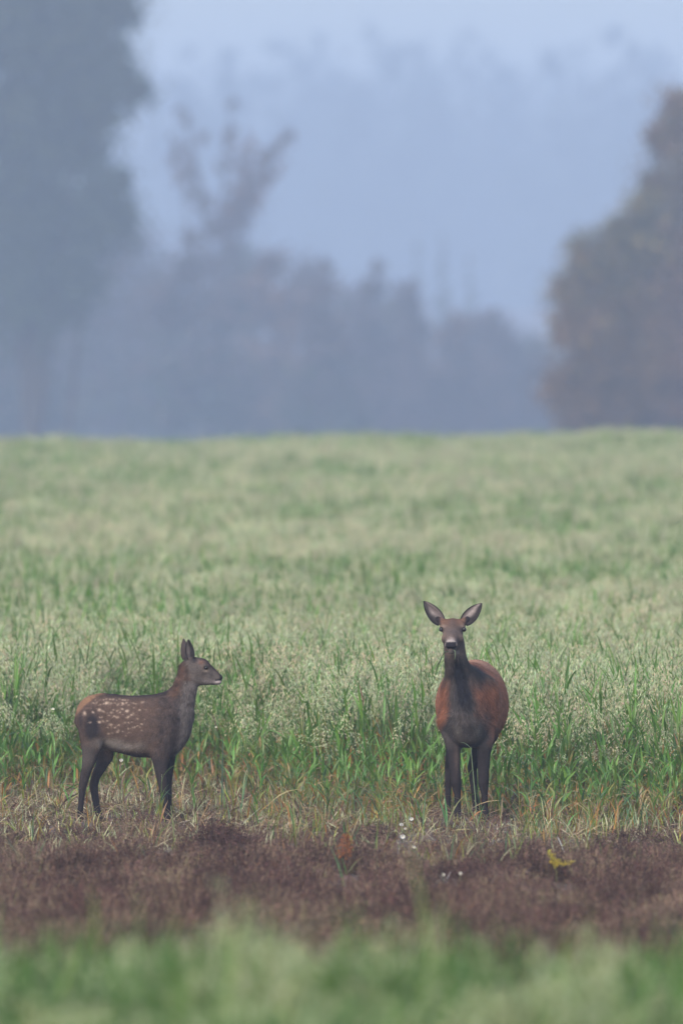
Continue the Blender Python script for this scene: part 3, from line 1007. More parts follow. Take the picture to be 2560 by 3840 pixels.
def fur_mesh(name, V, F, C, flow, length, n, parent, w0=0.0034, lift=0.30):
    """short hairs lying along `flow`: one sliver each, joined as the coat"""
    N = vert_normals(V, F)
    ar = np.linalg.norm(np.cross(V[F[:, 2]] - V[F[:, 0]], V[F[:, 3]] - V[F[:, 1]]), axis=1)
    f = F[rng.choice(len(F), n, p=ar / ar.sum())]
    u, v = rng.random((n, 1)), rng.random((n, 1))
    bl = lambda A: (A[f[:, 0]] * (1 - u) + A[f[:, 1]] * u) * (1 - v) + (A[f[:, 3]] * (1 - u) + A[f[:, 2]] * u) * v
    P, NN, CC = bl(V), bl(N), bl(C)
    NN /= np.linalg.norm(NN, axis=1)[:, None]
    fl = flow(P)
    fl = fl + rng.normal(0, 0.22, fl.shape)
    fl = fl - NN * (fl * NN).sum(1)[:, None]
    fl /= np.maximum(np.linalg.norm(fl, axis=1), 1e-6)[:, None]
    ln = 1.3 * length(P)[:, None] * rng.uniform(0.5, 1.25, (n, 1))
    d = fl + NN * (lift * rng.uniform(0.3, 1.6, (n, 1)))
    d /= np.linalg.norm(d, axis=1)[:, None]
    sd_ = np.cross(d, NN)
    sd_ /= np.maximum(np.linalg.norm(sd_, axis=1), 1e-6)[:, None]
    wd = w0 * rng.uniform(0.6, 1.2, (n, 1))
    P = P - NN * 0.002
    T = P + d * ln - NN * ln * 0.10
    VV = np.stack([P - sd_ * wd * 0.5, P + sd_ * wd * 0.5, T], 1).reshape(-1, 3)
    cl = vnoise(P[:, 0] * 1.0 + P[:, 1] * 1.3, P[:, 2] * 0.55, 0.011) * 0.6 + vnoise(P[:, 0] * .5 + P[:, 1] * .7 + 3, P[:, 2], 0.03) * 0.4
    CC = CC * (0.15 + 1.7 * cl)[:, None] * rng.uniform(0.6, 1.45, (n, 1))
    tipc = CC * rng.uniform(0.9, 1.35, (n, 1))
    Cc = np.stack([CC, CC, tipc], 1).reshape(-1, 3)
    o = quads_obj(name, VV, np.arange(3 * n).reshape(n, 3), M_FUR, np.clip(Cc, 0, 0.9), parent)
    nn = np.repeat(NN * 0.8 + rng.normal(0, 0.22, NN.shape), 3, axis=0)
    nn /= np.linalg.norm(nn, axis=1)[:, None]
    o.data.normals_split_custom_set_from_vertices([tuple(q) for q in nn])
    tag(o, kind='stuff')
    return o


def lerpc(c, col, m):
    m = np.clip(m, 0, 1)[:, None]
    return c * (1 - m) + np.array(col)[None] * m


def blob(P, c, r):
    return np.exp(-(((P - np.array(c)) / np.array(r)) ** 2).sum(1))


def noise3(P, s):
    return vnoise(P[:, 0] + P[:, 1] * 0.7, P[:, 2] + P[:, 1] * 0.6, s)


def sphere_obj(name, c, r, mat, parent):
    import bmesh
    bm = bmesh.new()
    bmesh.ops.create_uvsphere(bm, u_segments=16, v_segments=10, radius=r)
    me = bpy.data.meshes.new(name)
    bm.to_mesh(me)
    bm.free()
    for p_ in me.polygons:
        p_.use_smooth = True
    me.materials.append(mat)
    o = bpy.data.objects.new(name, me)
    COL.objects.link(o)
    o.location = c
    o.parent = parent
    return o


# ---- the hind: faces the camera, body turned a little to the photo's right
def X(px): return (px - 1745) / 540


def Zp(py): return (3085 - py) / 540


hind = empty('deer', (at(1745, 3085, 100).x, 100.0, float(ground_z(0.86, 100))))
tag(hind, 'adult red brown deer facing the camera with a grass blade in its mouth', 'deer')
psi = R(7)
LT = (math.cos(psi), -math.sin(psi), 0)
b = Body((-0.42, -0.40, -0.02), (0.45, 1.35, 1.46), 0.0075)
b.chain([(.015, .15, .80, .175, .265), (.03, .40, .80, .225, .295), (.05, .62, .79, .255, .30), (.075, .84, .83, .215, .275), (.095, .98, .875, .165, .215)], 0.03, LT)
b.chain([(.0, .10, .80, .125, .20), (-.034, .05, .93, .108, .15), (-.055, .0, 1.035, .089, .115), (-.072, -.04, 1.14, .076, .090), (-.082, -.05, 1.24, .072, .078)], 0.07, LT)
# shoulders, brisket
b.chain([(-.105, .20, .86, .06, .13), (-.112, .13, .70, .068, .10)], 0.06, LT)
b.chain([(.17, .20, .86, .07, .13), (.135, .13, .70, .078, .10)], 0.06, LT)
b.chain([(.012, .02, .70, .12, .11), (.018, .05, .60, .10, .085)], 0.06, LT)
fl = [(-.108, .12, .68, .062, .085), (-.088, .10, .574, .045, .066), (-.081, .08, .468, .034, .046), (-.076, .06, .361, .034, .040), (-.066, .04, .265, .037, .038), (-.056, .04, .18, .021, .024),
      (-.055, .04, .085, .0195, .022), (-.054, .02, .045, .028, .028), (-.054, .0, .012, .026, .032)]
fr = [(.125, .12, .68, .064, .085), (.133, .10, .574, .047, .068), (.127, .08, .468, .037, .048), (.124, .07, .361, .036, .041), (.124, .05, .265, .037, .038), (.131, .05, .18, .020, .024),
      (.134, .05, .085, .019, .022), (.135, .03, .045, .028, .028), (.135, .01, .012, .026, .032)]
b.chain(fl, 0.025)
b.chain(fr, 0.025)
b.chain([(-.03, .93, .82, .11, .17), (-.06, .84, .62, .085, .12), (-.085, .98, .46, .045, .065), (-.105, 1.09, .35, .032, .042), (-.113, 1.05, .20, .022, .027), (-.117, 1.01, .08, .022, .026),
         (-.118, .98, .02, .026, .036)], 0.04, LT)
b.chain([(.19, .93, .82, .11, .17), (.16, .84, .62, .085, .12), (.095, .98, .46, .045, .065), (.055, 1.09, .34, .034, .044), (.067, 1.05, .20, .024, .027), (.078, 1.02, .08, .022, .026),
         (.082, .99, .02, .026, .036)], 0.04, LT)
b.chain([(.12, 1.19, .98, .03, .03), (.125, 1.22, .88, .025, .022)], 0.03, LT)
# head
hc = -.091
b.chain([(hc, -.045, 1.335, .077, .074), (hc - .002, -.10, 1.318, .080, .068), (hc - .006, -.165, 1.282, .062, .056), (hc - .011, -.235, 1.246, .045, .042), (hc - .013, -.275, 1.228, .042, .036)], 0.03)
b.chain([(hc - .002, -.05, 1.26, .064, .062), (hc - .006, -.14, 1.222, .050, .042), (hc - .011, -.225, 1.193, .038, .028), (hc - .012, -.255, 1.187, .034, .024)], 0.02)
for sx in (-1, 1):
    b.chain([(hc + sx * .060, -.085, 1.352, .034, .030)], 0.03)          # brow over the eye
    b.chain([(hc + sx * .045, -.155, 1.262, .028, .032)], 0.03)          # cheek
    b.chain([(hc - .013 + sx * .026, -.292, 1.228, .019, .020)], 0.012)  # nostril wing
    b.chain([(hc - .013 + sx * .021, -.316, 1.226, .007, .006)], 0.006, sub=True)
    b.chain([(hc + sx * .084, -.115, 1.331, .015, .013)], 0.012, sub=True)
    b.chain([(hc + sx * .075, -.03, 1.385, .022, .028), (hc + sx * .10, -.03, 1.40, .02, .024)], 0.03)   # ear root
b.chain([(hc - .013 - .04, -.268, 1.205, .008, .004), (hc - .013, -.305, 1.205, .02, .004), (hc - .013 + .04, -.268, 1.205, .008, .004)], 0.006, sub=True)
V, F = b.mesh()
x, y, z = V.T
Pn = vert_normals(V, F)
C = np.tile(np.array([0.245, 0.098, 0.054]), (len(V), 1))                                # red-brown flanks
nz = noise3(V, 0.05)
C = lerpc(C, (0.30, 0.165, 0.11), np.clip((z - 0.96) / 0.11, 0, 1) * np.clip((y - .3) / .3, 0, 1) * 0.9)      # paler rump and back
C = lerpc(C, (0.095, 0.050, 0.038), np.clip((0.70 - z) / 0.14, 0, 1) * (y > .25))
C = lerpc(C, (0.16, 0.12, 0.10), np.clip((0.57 - z) / 0.06, 0, 1) * (y > .45) * (z > .4) * .7)
xl = np.interp(z, [.5, .62, .72, .8, .9, 1.0], [-.22, -.18, -.135, -.122, -.112, -.10]) + .03 * (nz - .5)
xr = np.interp(z, [.5, .62, .75, .85, 1.0], [.22, .19, .105, .075, .07]) + .05 * (nz - .5)
front = np.clip((0.22 - y) / 0.05, 0, 1) * np.clip((x - xl) / .04 + .5, 0, 1) * np.clip((xr - x) / .11 + .5, 0, 1)
C = lerpc(C, (0.062, 0.052, 0.050), front * (z < 1.0))                                       # grey chest
C = lerpc(C, (0.092, 0.058, 0.048), blob(V, (.12, .06, .74), (.05, .2, .09)) * .8)
C = lerpc(C, (0.15, 0.135, 0.125), blob(V, (-.055, -.02, .63), (.022, .2, .035)) * .9)
C = lerpc(C, (0.15, 0.135, 0.125), blob(V, (.085, -.02, .635), (.026, .2, .04)) * .9)
neck = (z > .78) * (z < 1.27) * np.clip((.22 - y) / .06, 0, 1)
C = lerpc(C, (0.072, 0.055, 0.046), neck * np.clip((z - .9) / .1, 0, 1))
cxn = np.interp(z, [.7, .8, .93, 1.04, 1.14], [.0, -.005, -.025, -.052, -.072])
hw = np.interp(z, [.72, .80, .90, 1.0, 1.10, 1.18], [.03, .075, .085, .085, .075, .05])
C = lerpc(C, (0.014, 0.013, 0.017), np.clip((hw + .03 * (nz - .5) - np.abs(x - cxn)) / .055, 0, 1) * np.clip((z - .70) / .13, 0, 1) * np.clip((1.15 - z) / .06, 0, 1) * (y < .12))  # dark front of the neck
C = lerpc(C, (0.030, 0.026, 0.028), np.clip((.19 - np.abs(x - .05)) / .04, 0, 1) * blob(V, (.07, .12, 1.02), (.075, .2, .08)))
C = lerpc(C, (0.019, 0.015, 0.016), np.clip((0.58 - z) / 0.10, 0, 1))                        # dark legs
C = lerpc(C, (0.058, 0.042, 0.038), blob(V, (-.062, .0, .44), (.018, .2, .1)))
head = (z > 1.15) * (y < -.0) + 0.0
head = np.clip(head, 0, 1) * np.clip((-.06 - y) / .05 + np.clip((z - 1.27) / .03, 0, 1), 0, 1)
C = lerpc(C, (0.105, 0.075, 0.064), head)
C = lerpc(C, (0.135, 0.075, 0.052), head * np.clip((z - 1.345) / .04, 0, 1))                  # russet crown
C = lerpc(C, (0.070, 0.052, 0.046), blob(V, (hc, -.14, 1.372), (.03, .1, .05)) * .8)
C = lerpc(C, (0.075, 0.062, 0.062), blob(V, (hc - .005, -.2, 1.315), (.045, .06, .022)) * .7)
for sx in (-1, 1):
    C = lerpc(C, (0.18, 0.125, 0.10), head * blob(V, (hc + sx * .055, -.16, 1.288), (.022, .05, .02)) * .8)
    C = lerpc(C, (0.045, 0.034, 0.032), head * blob(V, (hc + sx * .055, -.2, 1.245), (.014, .05, .018)) * .8)
    C = lerpc(C, (0.22, 0.165, 0.135), head * blob(V, (hc + sx * .068, -.115, 1.352), (.02, .03, .009)) * .8)
    C = lerpc(C, (0.02, 0.016, 0.016), blob(V, (hc + sx * .083, -.118, 1.331), (.02, .026, .013)) * 1.2)
muz = blob(V, (hc - .013, -.29, 1.235), (.048, .035, .045))
C = lerpc(C, (0.30, 0.255, 0.235), head * np.clip(muz * 1.3, 0, 1) * np.clip((z - 1.205) / .01, 0, 1))
C = lerpc(C, (0.17, 0.15, 0.14), head * np.clip((1.195 - z) / .015, 0, 1) * (y < -.12))
C = lerpc(C, (0.10, 0.075, 0.06), head * np.clip((1.172 - z) / .015, 0, 1) * (y < -.12))
C = lerpc(C, (0.020, 0.017, 0.022), (y < -.285) * (np.abs(x - (hc - .013)) < .037) * (z > 1.209) * (z < 1.247) * 1.0)
C = lerpc(C, (0.008, 0.007, 0.008), (y < -.255) * np.clip((.008 - np.abs(z - 1.206)) / .003, 0, 1))
C = lerpc(C, (0.025, 0.02, 0.022), np.clip((np.abs(x - hc) - .075) / .02, 0, 1) * (z > 1.36) * (y < .05))
C = lerpc(C, (0.012, 0.011, 0.012), np.clip((.04 - z) / .006, 0, 1))
C *= (0.86 + 0.28 * noise3(V, 0.03))[:, None]
Vs, Fs, Cs = [V], [F], [C]
nb = len(V)
for sx, bx, tx, tz in ((-1, (hc - .077, -.035, 1.375), (X(1587), -.055, Zp(2260)), 0), (1, (hc + .077, -.035, 1.375), (X(1806), -.055, Zp(2268)), 0)):
    ev, ef, ec = ear_mesh(bx, tx, (sx * -.10, -1, -.05), 0.100, 0.5, 0.004, (0.05, 0.036, 0.032), (0.11, 0.085, 0.083), (0.012, 0.011, 0.013), (0.32, 0.27, 0.26), sx)
    Vs.append(ev)
    Fs.append(ef + nb)
    Cs.append(ec)
    nb += len(ev)
hb = quads_obj('body', np.vstack(Vs), np.vstack(Fs), M_COAT, np.clip(np.vstack(Cs), 0, .9), hind)
for sx in (-1, 1):
    sphere_obj('eye', (hc + sx * .079, -.113, 1.331), 0.0165, M_EYE, hind)


def flow_h(P):
    f = np.tile(np.array([0.08, 0.75, -0.45]), (len(P), 1))
    f[(P[:, 2] > .78) & (P[:, 1] < .15)] = (0.1, 0.25, -1)
    f[P[:, 2] < .62] = (0, 0.2, -1)
    hd = (P[:, 2] > 1.16) & (P[:, 1] < -.02)
    f[hd] = (0, 0.8, 0.35)
    return f


def len_h(P):
    l = np.full(len(P), 0.018)
    l[(P[:, 2] > .66) & (P[:, 2] < 1.16) & (P[:, 1] < .15)] = 0.042
    l[P[:, 2] < .5] = 0.009
    l[(P[:, 2] > 1.16) & (P[:, 1] < -.02)] = 0.007
    l[P[:, 1] < -.27] = 0.002
    return l


fur_mesh('fur', V, F, C, flow_h, len_h, 62000, hind)


# ---- the fawn: in profile, facing the photo's right
def U(u, v, y=0.0): return ((u - 600) / 1323, y, (1770 - v) / 1323)


def nd(u, v, rl, ru, y=0.0):
    p_ = U(u, v, y)
    return (p_[0], p_[1], p_[2], rl, ru / 1323)


pxf = 240 + 600 / 2.45
fawn = empty('fawn', (at(pxf, 3083, 100).x, 100.0, float(ground_z(-1.5, 100))))
tag(fawn, 'young dark brown spotted fawn standing in profile, facing right', 'fawn')
b = Body((-0.42, -0.2, -0.02), (0.70, 0.2, 1.30), 0.0065)
b.chain([nd(296, 790, .085, 184), nd(360, 815, .105, 223), nd(450, 850, .120, 250), nd(560, 881, .132, 268), nd(700, 899, .136, 285), nd(800, 898, .128, 290), nd(868, 893, .110, 286)], 0.03)
b.chain([nd(965, 1045, .07, 108), nd(900, 1060, .09, 120)], 0.04)
b.chain([nd(960, 840, .085, 205), nd(1020, 760, .078, 172), nd(1070, 660, .062, 137), nd(1108, 560, .054, 115), nd(1135, 470, .050, 106), nd(1148, 400, .050, 100)], 0.05)
# head
b.chain([nd(1188, 352, .054, 92), nd(1255, 368, .055, 98), nd(1318, 403, .042, 74), nd(1378, 436, .028, 56), nd(1414, 453, .024, 42), nd(1428, 456, .022, 34)], 0.03)
b.chain([nd(1200, 450, .044, 74), nd(1300, 470, .032, 50), nd(1385, 487, .021, 33), nd(1418, 492, .019, 25)], 0.02)
for sy in (-1, 1):
    b.chain([nd(1292, 345, .016, 40, sy * .042)], 0.025)
    b.chain([nd(1304, 362, .012, 20, sy * .060)], 0.008, sub=True)
    b.chain([nd(1446, 440, .006, 8, sy * .016)], 0.005, sub=True)
    b.chain([nd(1400, 476, .02, 5, sy * .028), nd(1456, 470, .02, 4, sy * .018)], 0.006, sub=True)
    b.chain([nd(1155, 285, .02, 34, sy * .035)], 0.02)
# legs: near side is -y
b.chain([nd(230, 835, .075, 115, -.05), nd(255, 960, .07, 113, -.07), nd(255, 1080, .055, 92, -.078), nd(240, 1180, .045, 70, -.078), nd(212, 1290, .034, 50, -.075), nd(187, 1390, .028, 42, -.072),
         nd(174, 1450, .026, 38, -.07), nd(165, 1550, .020, 29, -.07), nd(155, 1650, .019, 26, -.07), nd(152, 1700, .021, 28, -.07), nd(156, 1748, .021, 27, -.07)], 0.03)
b.chain([nd(300, 900, .07, 120, .05), nd(370, 1060, .055, 95, .07), nd(385, 1170, .045, 72, .075), nd(335, 1280, .034, 52, .072), nd(293, 1360, .029, 43, .07), nd(272, 1440, .027, 42, .07),
         nd(284, 1540, .021, 35, .07), nd(302, 1640, .019, 29, .07), nd(312, 1690, .021, 30, .07), nd(326, 1722, .021, 30, .07), nd(330, 1745, .02, 24, .07)], 0.03)
b.chain([nd(880, 880, .05, 160, -.085), nd(900, 1020, .055, 110, -.08), nd(890, 1180, .045, 86, -.072), nd(892, 1300, .035, 58, -.068), nd(904, 1400, .028, 46, -.065), nd(917, 1500, .026, 38, -.062),
         nd(930, 1600, .020, 29, -.06), nd(942, 1690, .019, 27, -.06), nd(947, 1748, .021, 28, -.06)], 0.03)
b.chain([nd(960, 1060, .05, 85, .07), nd(968, 1200, .042, 55, .07), nd(962, 1300, .032, 44, .066), nd(956, 1400, .027, 38, .063), nd(958, 1500, .025, 33, .06), nd(964, 1600, .019, 27, .058),
         nd(968, 1690, .019, 27, .058), nd(974, 1748, .021, 28, .058)], 0.03)
b.chain([nd(138, 800, .02, 22), nd(122, 850, .018, 22), nd(128, 900, .012, 14)], 0.02)
V, F = b.mesh()
x, y, z = V.T
uu, vv = x * 1323 + 600, 1770 - z * 1323
P2 = np.stack([uu, vv], -1)


def b2(c, r): return np.exp(-(((P2 - np.array(c)) / np.array(r)) ** 2).sum(1))


nz = noise3(V, 0.035)
C = np.tile(np.array([0.080, 0.052, 0.041]), (len(V), 1))
topv = np.interp(uu, [100, 200, 300, 360, 500, 700, 860, 940, 1000, 1040, 1070, 1100, 1200], [800, 690, 605, 590, 607, 614, 605, 605, 470, 380, 300, 250, 250])
C = lerpc(C, (0.030, 0.023, 0.023), np.clip(1 - (vv - topv) / 55, 0, 1) * (uu > 330) * (uu < 1100))          # dark dorsal stripe
C = lerpc(C, (0.24, 0.135, 0.08), np.clip(1.0 - (vv - topv) / 26, 0, 1) * np.clip((400 - uu) / 60, 0, 1) * .75)                      # tan rump edge
C = lerpc(C, (0.055, 0.042, 0.040), np.clip((uu - 740 - (900 - vv) * .1 + 160 * (nz - .5)) / 240, 0, 1) * (vv > 620))             # greyer shoulder
C = lerpc(C, (0.108, 0.092, 0.088), np.clip((uu - np.interp(vv, [500, 640, 720, 800, 900, 1000, 1100], [1065, 1050, 1040, 1040, 1050, 1040, 1000])) / 50, 0, 1) * (vv > 480))   # grey throat and chest
C = lerpc(C, (0.080, 0.042, 0.030), np.clip(1 - np.abs(uu - np.interp(vv, [300, 400, 500, 600, 700], [1100, 1085, 1050, 1015, 980])) / 45, 0, 1) * np.clip((720 - vv) / 140, 0, 1) * (vv > 300) * .65)
C = lerpc(C, (0.022, 0.018, 0.020), b2((258, 905), (66, 125)) * 1.7 * (y < 0.03))                                # dark thigh patch
C = lerpc(C, (0.026, 0.02, 0.022), b2((160, 850), (22, 90)) * .9)
C = lerpc(C, (0.21, 0.18, 0.16), b2((420, 1055), (125, 45)) * 1.0 + b2((580, 1090), (140, 34)) * .9)            # pale belly
C = lerpc(C, (0.13, 0.105, 0.09), b2((700, 1080), (50, 60)) * .7)
C = lerpc(C, (0.035, 0.028, 0.028), b2((600, 1165), (110, 26)) * .9)
C = lerpc(C, (0.033, 0.026, 0.026), np.clip((vv - 1120) / 120, 0, 1))                                            # legs
C = lerpc(C, (0.066, 0.054, 0.050), np.clip((vv - 1040) / 60, 0, 1) * np.clip((330 - uu) / 60, 0, 1) * np.clip((1320 - vv) / 100, 0, 1))
C = lerpc(C, (0.023, 0.019, 0.021), np.clip((vv - 1420) / 150, 0, 1))
# head
hd = np.clip((uu - np.interp(vv, [240, 300, 380, 460, 540], [1080, 1100, 1120, 1140, 1200])) / 40, 0, 1) * (vv < 535)
C = lerpc(C, (0.085, 0.070, 0.064), hd)
fhead = np.interp(uu, [1190, 1250, 1300, 1340, 1400, 1440, 1462], [255, 262, 300, 340, 385, 415, 445])
C = lerpc(C, (0.042, 0.030, 0.028), hd * np.clip(1 - (vv - fhead) / 40, 0, 1))
C = lerpc(C, (0.12, 0.066, 0.05), hd * b2((1262, 310), (28, 22)))
C = lerpc(C, (0.20, 0.155, 0.125), hd * b2((1308, 388), (26, 10)) * 1.2)
C = lerpc(C, (0.13, 0.095, 0.08), hd * b2((1275, 350), (10, 22)))
C = lerpc(C, (0.016, 0.013, 0.013), hd * b2((1307, 360), (22, 15)) * 1.3)
C = lerpc(C, (0.15, 0.125, 0.12), hd * b2((1330, 490), (70, 22)) * .8)
C = lerpc(C, (0.34, 0.29, 0.29), hd * b2((1420, 493), (36, 14)) * 1.3)
C = lerpc(C, (0.012, 0.011, 0.013), hd * np.clip((uu - 1425) / 12, 0, 1) * np.clip((478 - vv) / 6, 0, 1))
C = lerpc(C, (0.010, 0.009, 0.010), hd * (uu > 1392) * np.clip((6 - np.abs(vv - 474)) / 3, 0, 1))
C = lerpc(C, (0.05, 0.038, 0.037), hd * b2((1340, 523), (80, 8)) * .6)
C = lerpc(C, (0.02, 0.017, 0.02), b2((1200, 292), (26, 22)) * .8)
C *= (0.84 + 0.32 * noise3(V, 0.022))[:, None]
# spots: rows along the back, looser ones on the flank (only their own ragged shapes)
sp = []
for v0, ua, ub, st, jv in ((648, 290, 620, 44, 9), (690, 270, 720, 46, 20), (748, 250, 780, 54, 26), (812, 330, 760, 60, 26), (868, 320, 740, 58, 24), (925, 400, 760, 52, 28), (965, 420, 660, 70, 20)):
    u0 = ua
    while u0 < ub:
        k_ = random.uniform(.55, 1.25)
        sp.append((u0 + random.uniform(-14, 14), v0 + random.uniform(-jv, jv), 9 * k_ * random.uniform(.8, 1.4), 7.0 * k_))
        u0 += st * .72 * random.uniform(.6, 1.5)
sp += [(195, 775, 11, 16), (245, 860, 11, 6), (330, 745, 13, 12), (440, 770, 13, 8), (585, 755, 15, 11), (545, 690, 10, 12), (400, 690, 22, 8), (640, 780, 9, 13)]
for (a, c_, ra, rb) in sp:
    an = random.uniform(-.5, .9)
    du, dv = uu - a, vv - c_
    q = ((du * math.cos(an) - dv * math.sin(an)) / (ra * 1.15)) ** 2 + ((du * math.sin(an) + dv * math.cos(an)) / (rb * 1.15)) ** 2
    C = lerpc(C, (0.38, 0.29, 0.23), np.clip(np.exp(-q ** 1.3) * random.uniform(.3, .9) * (.7 + .6 * nz), 0, 1) * (np.abs(y) > .02))
C = lerpc(C, (0.012, 0.011, 0.012), np.clip((.035 - z) / .006, 0, 1))
Vs, Fs, Cs = [V], [F], [C]
nb = len(V)
for (bu, bv, by), (tu, tv, ty), op, wd in (((1166, 285, -.042), (1143, 97, -.068), (.28, -1, 0), .066), ((1118, 285, .040), (1098, 93, .05), (-.35, 1, 0), .062)):
    ev, ef, ec = ear_mesh(U(bu, bv, by), U(tu, tv, ty), op, wd, 0.5, 0.004, (0.062, 0.048, 0.046), (0.06, 0.045, 0.042), (0.016, 0.014, 0.016), (0.12, 0.10, 0.095))
    Vs.append(ev)
    Fs.append(ef + nb)
    Cs.append(ec)
    nb += len(ev)
quads_obj('body', np.vstack(Vs), np.vstack(Fs), M_COAT, np.clip(np.vstack(Cs), 0, .9), fawn)
for sy in (-1, 1):
    sphere_obj('eye', U(1305, 361, sy * .049), 0.0135, M_EYE, fawn)


def flow_f(P):
    f = np.tile(np.array([-0.9, 0, -0.35]), (len(P), 1))
    u_, v_ = P[:, 0] * 1323 + 600, 1770 - P[:, 2] * 1323
    w_ = np.clip((u_ - 720 + (v_ - 800) * .15) / 330, 0, 1)[:, None] * (v_ > 350)[:, None]
    f = f * (1 - w_) + np.array([-.35, 0, -1.]) * w_
    f[v_ > 1100] = (-.25, 0, -1)
    f[(u_ > 1190) & (v_ < 530)] = (-1, 0, -.1)
    return f


def len_f(P):
    u_, v_ = P[:, 0] * 1323 + 600, 1770 - P[:, 2] * 1323
    l = np.full(len(P), 0.014)
    l += 0.016 * np.clip((u_ - 780) / 220, 0, 1) * (v_ < 1180)
    l[v_ > 1230] = 0.010
    l[(u_ > 1150) & (v_ < 530)] = 0.009
    l[(u_ > 1330) & (v_ < 530)] = 0.005
    l[(u_ > 1410) & (v_ < 530)] = 0.002
    return l


fur_mesh('fur', V, F, C, flow_f, len_f, 52000, fawn)

# ---- blade of grass hanging from the hind's mouth
hx, hy, hz_ = hind.location
gb = empty('chewed_grass', (hx + X(1664), hy - .27, hz_ + Zp(2444)))
tag(gb, 'dark thin blade of grass hanging from the mouth of the adult deer', 'grass blade')
mb = MB()
mb.tube([(.03, 0, -.005), (0, -.006, -.012), (-.018, -.01, -.04), (-.030, -.01, -.075), (-.036, -.01, -.10)], [.003, .003, .0028, .0024, .001], (0.045, 0.075, 0.035), 4)
mb.build('stem', M_SINGLE, gb)
gb2 = empty('chewed_grass', (hx + X(1704), hy - .29, hz_ + Zp(2440)))
tag(gb2, 'short pale green grass stem hanging under the chin of the adult deer', 'grass stem')
mb = MB()
mb.tube([(-.01, .02, 0), (0, -.004, -.012), (.002, -.008, -.04), (-.004, -.008, -.07)], [.003, .003, .0024, .001], (0.20, 0.27, 0.15), 4)
mb.build('stem', M_SINGLE, gb2)


# ------------------------------------------------------------------ single plants that stand out
def ground_at(px, py):
    Y = CAM_H * 54000 / (py - 1500)
    x_ = (px - 1280) / 54000 * Y
    return Vector((x_, Y, float(ground_z(x_, Y))))


def plant(name, px, py, label, cat, group=None):
    return tag(empty(name, ground_at(px, py)), label, cat, group)


def part(root, name, fn, mat=None, label=None):
    m = MB()
    fn(m)
    o = m.build(name, mat or M_SINGLE, root)
    if label:
        o['label'] = label
    return o


def dock_head(m):
    for i in range(130):
        t = random.random()
        r = 0.008 + 0.034 * math.sin(math.pi * min(1, .2 + .8 * t)) * random.random()
        a = random.uniform(0, 6.28)
        p_ = Vector((math.cos(a) * r * 1.2 - .012 + .01 * t, math.sin(a) * r, .10 + .15 * t))
        m.spikelet(p_, (math.cos(a), math.sin(a), random.uniform(-.4, .9)), random.uniform(.012, .02), random.uniform(.004, .007), jit((0.27, 0.085, 0.042), .25))


r = plant('dock_plant', 1300, 3290, 'dock plant with a rusty red seed head standing on the brown weed strip', 'dock plant')
part(r, 'stem', lambda m: m.tube([(0, 0, -.02), (0, 0, .12), (.008, 0, .27)], [.004, .004, .002], (0.12, 0.06, 0.04), 5), M_DRY)
part(r, 'seed_head', dock_head, M_DRY)
for az, ln, ri, c in ((2.6, .22, 1.25, (0.13, 0.25, 0.06)), (3.3, .12, .7, (0.26, 0.22, 0.06)), (.2, .15, 1.0, (0.16, 0.16, 0.07)), (-.5, .14, .6, (0.2, 0.18, 0.08))):
    part(r, 'leaf', lambda m: m.leaf((0, -.01, .0), az, ln, .022, ri, .6, c, jit(c), 6, .5))
r = plant('grass_plant', 1290, 3325, 'bright green blade of grass leaning left in front of the rusty dock', 'grass')
part(r, 'blade', lambda m: m.leaf((0, 0, -.01), 2.75, .31, .042, 1.30, .35, (0.13, 0.28, 0.055), (0.20, 0.28, 0.07), 6, .3))
part(r, 'blade', lambda m: m.leaf((-.01, 0, -.01), 2.9, .34, .016, 1.45, .2, (0.17, 0.25, 0.06), (0.25, 0.26, 0.08), 6, .3))


def yellow_spray(m):
    for (a0, e0, L_) in ((2.9, 1.1, .09), (.05, .15, .10), (2.2, .5, .05)):
        for i in range(46):
            t = random.random()
            p_ = Vector((math.cos(a0) * math.cos(e0) * L_ * t, math.sin(a0) * .02, .12 + math.sin(e0) * L_ * t)) + Vector((random.gauss(0, .008), random.gauss(0, .008), random.gauss(0, .008)))
            m.spikelet(p_, (random.uniform(-1, 1), random.uniform(-1, 1), random.uniform(-.3, 1)), .015, .006, jit((0.42, 0.33, 0.035), .2))


r = plant('yellow_weed', 2085, 3325, 'yellow flowering weed with a drooping side spray on the brown strip at the right', 'weed')
part(r, 'stem', lambda m: m.tube([(0, 0, -.02), (0, 0, .08), (-.02, 0, .16)], [.003, .003, .002], (0.16, 0.15, 0.05), 4))
part(r, 'flower_spray', yellow_spray)


def flower(px, py, h, label, size=.013, n=8):
    h += .05
    size *= 1.15
    r = plant('white_flower', px, py + h * 540, label, 'flower', 'small white flowers by the crop edge')
    part(r, 'stem', lambda m: m.tube([(0, 0, -.02), (0, 0, h)], [.0018, .0014], (0.1, 0.16, 0.06), 4))

    def head_(m):
        c = Vector((0, -.01, h))
        ring = []
        for i in range(n):
            a = 2 * math.pi * i / n
            d_ = Vector((math.cos(a), -.75, math.sin(a) * .8 + .3)).normalized()
            s_ = Vector((-math.sin(a), 0, math.cos(a))) * size * .36
            m.add([c, c + d_ * size * .6 + s_, c + d_ * size, c + d_ * size * .6 - s_], [(0, 1, 2, 3)], jit((0.72, 0.71, 0.70), .06))
        for i in range(10):
            m.spikelet(c + Vector((random.gauss(0, .003), -.004, random.gauss(0, .003))), (random.uniform(-1, 1), -1, random.uniform(-1, 1)), .005, .002, jit((0.65, 0.55, 0.2)))
    part(r, 'flower_head', head_)


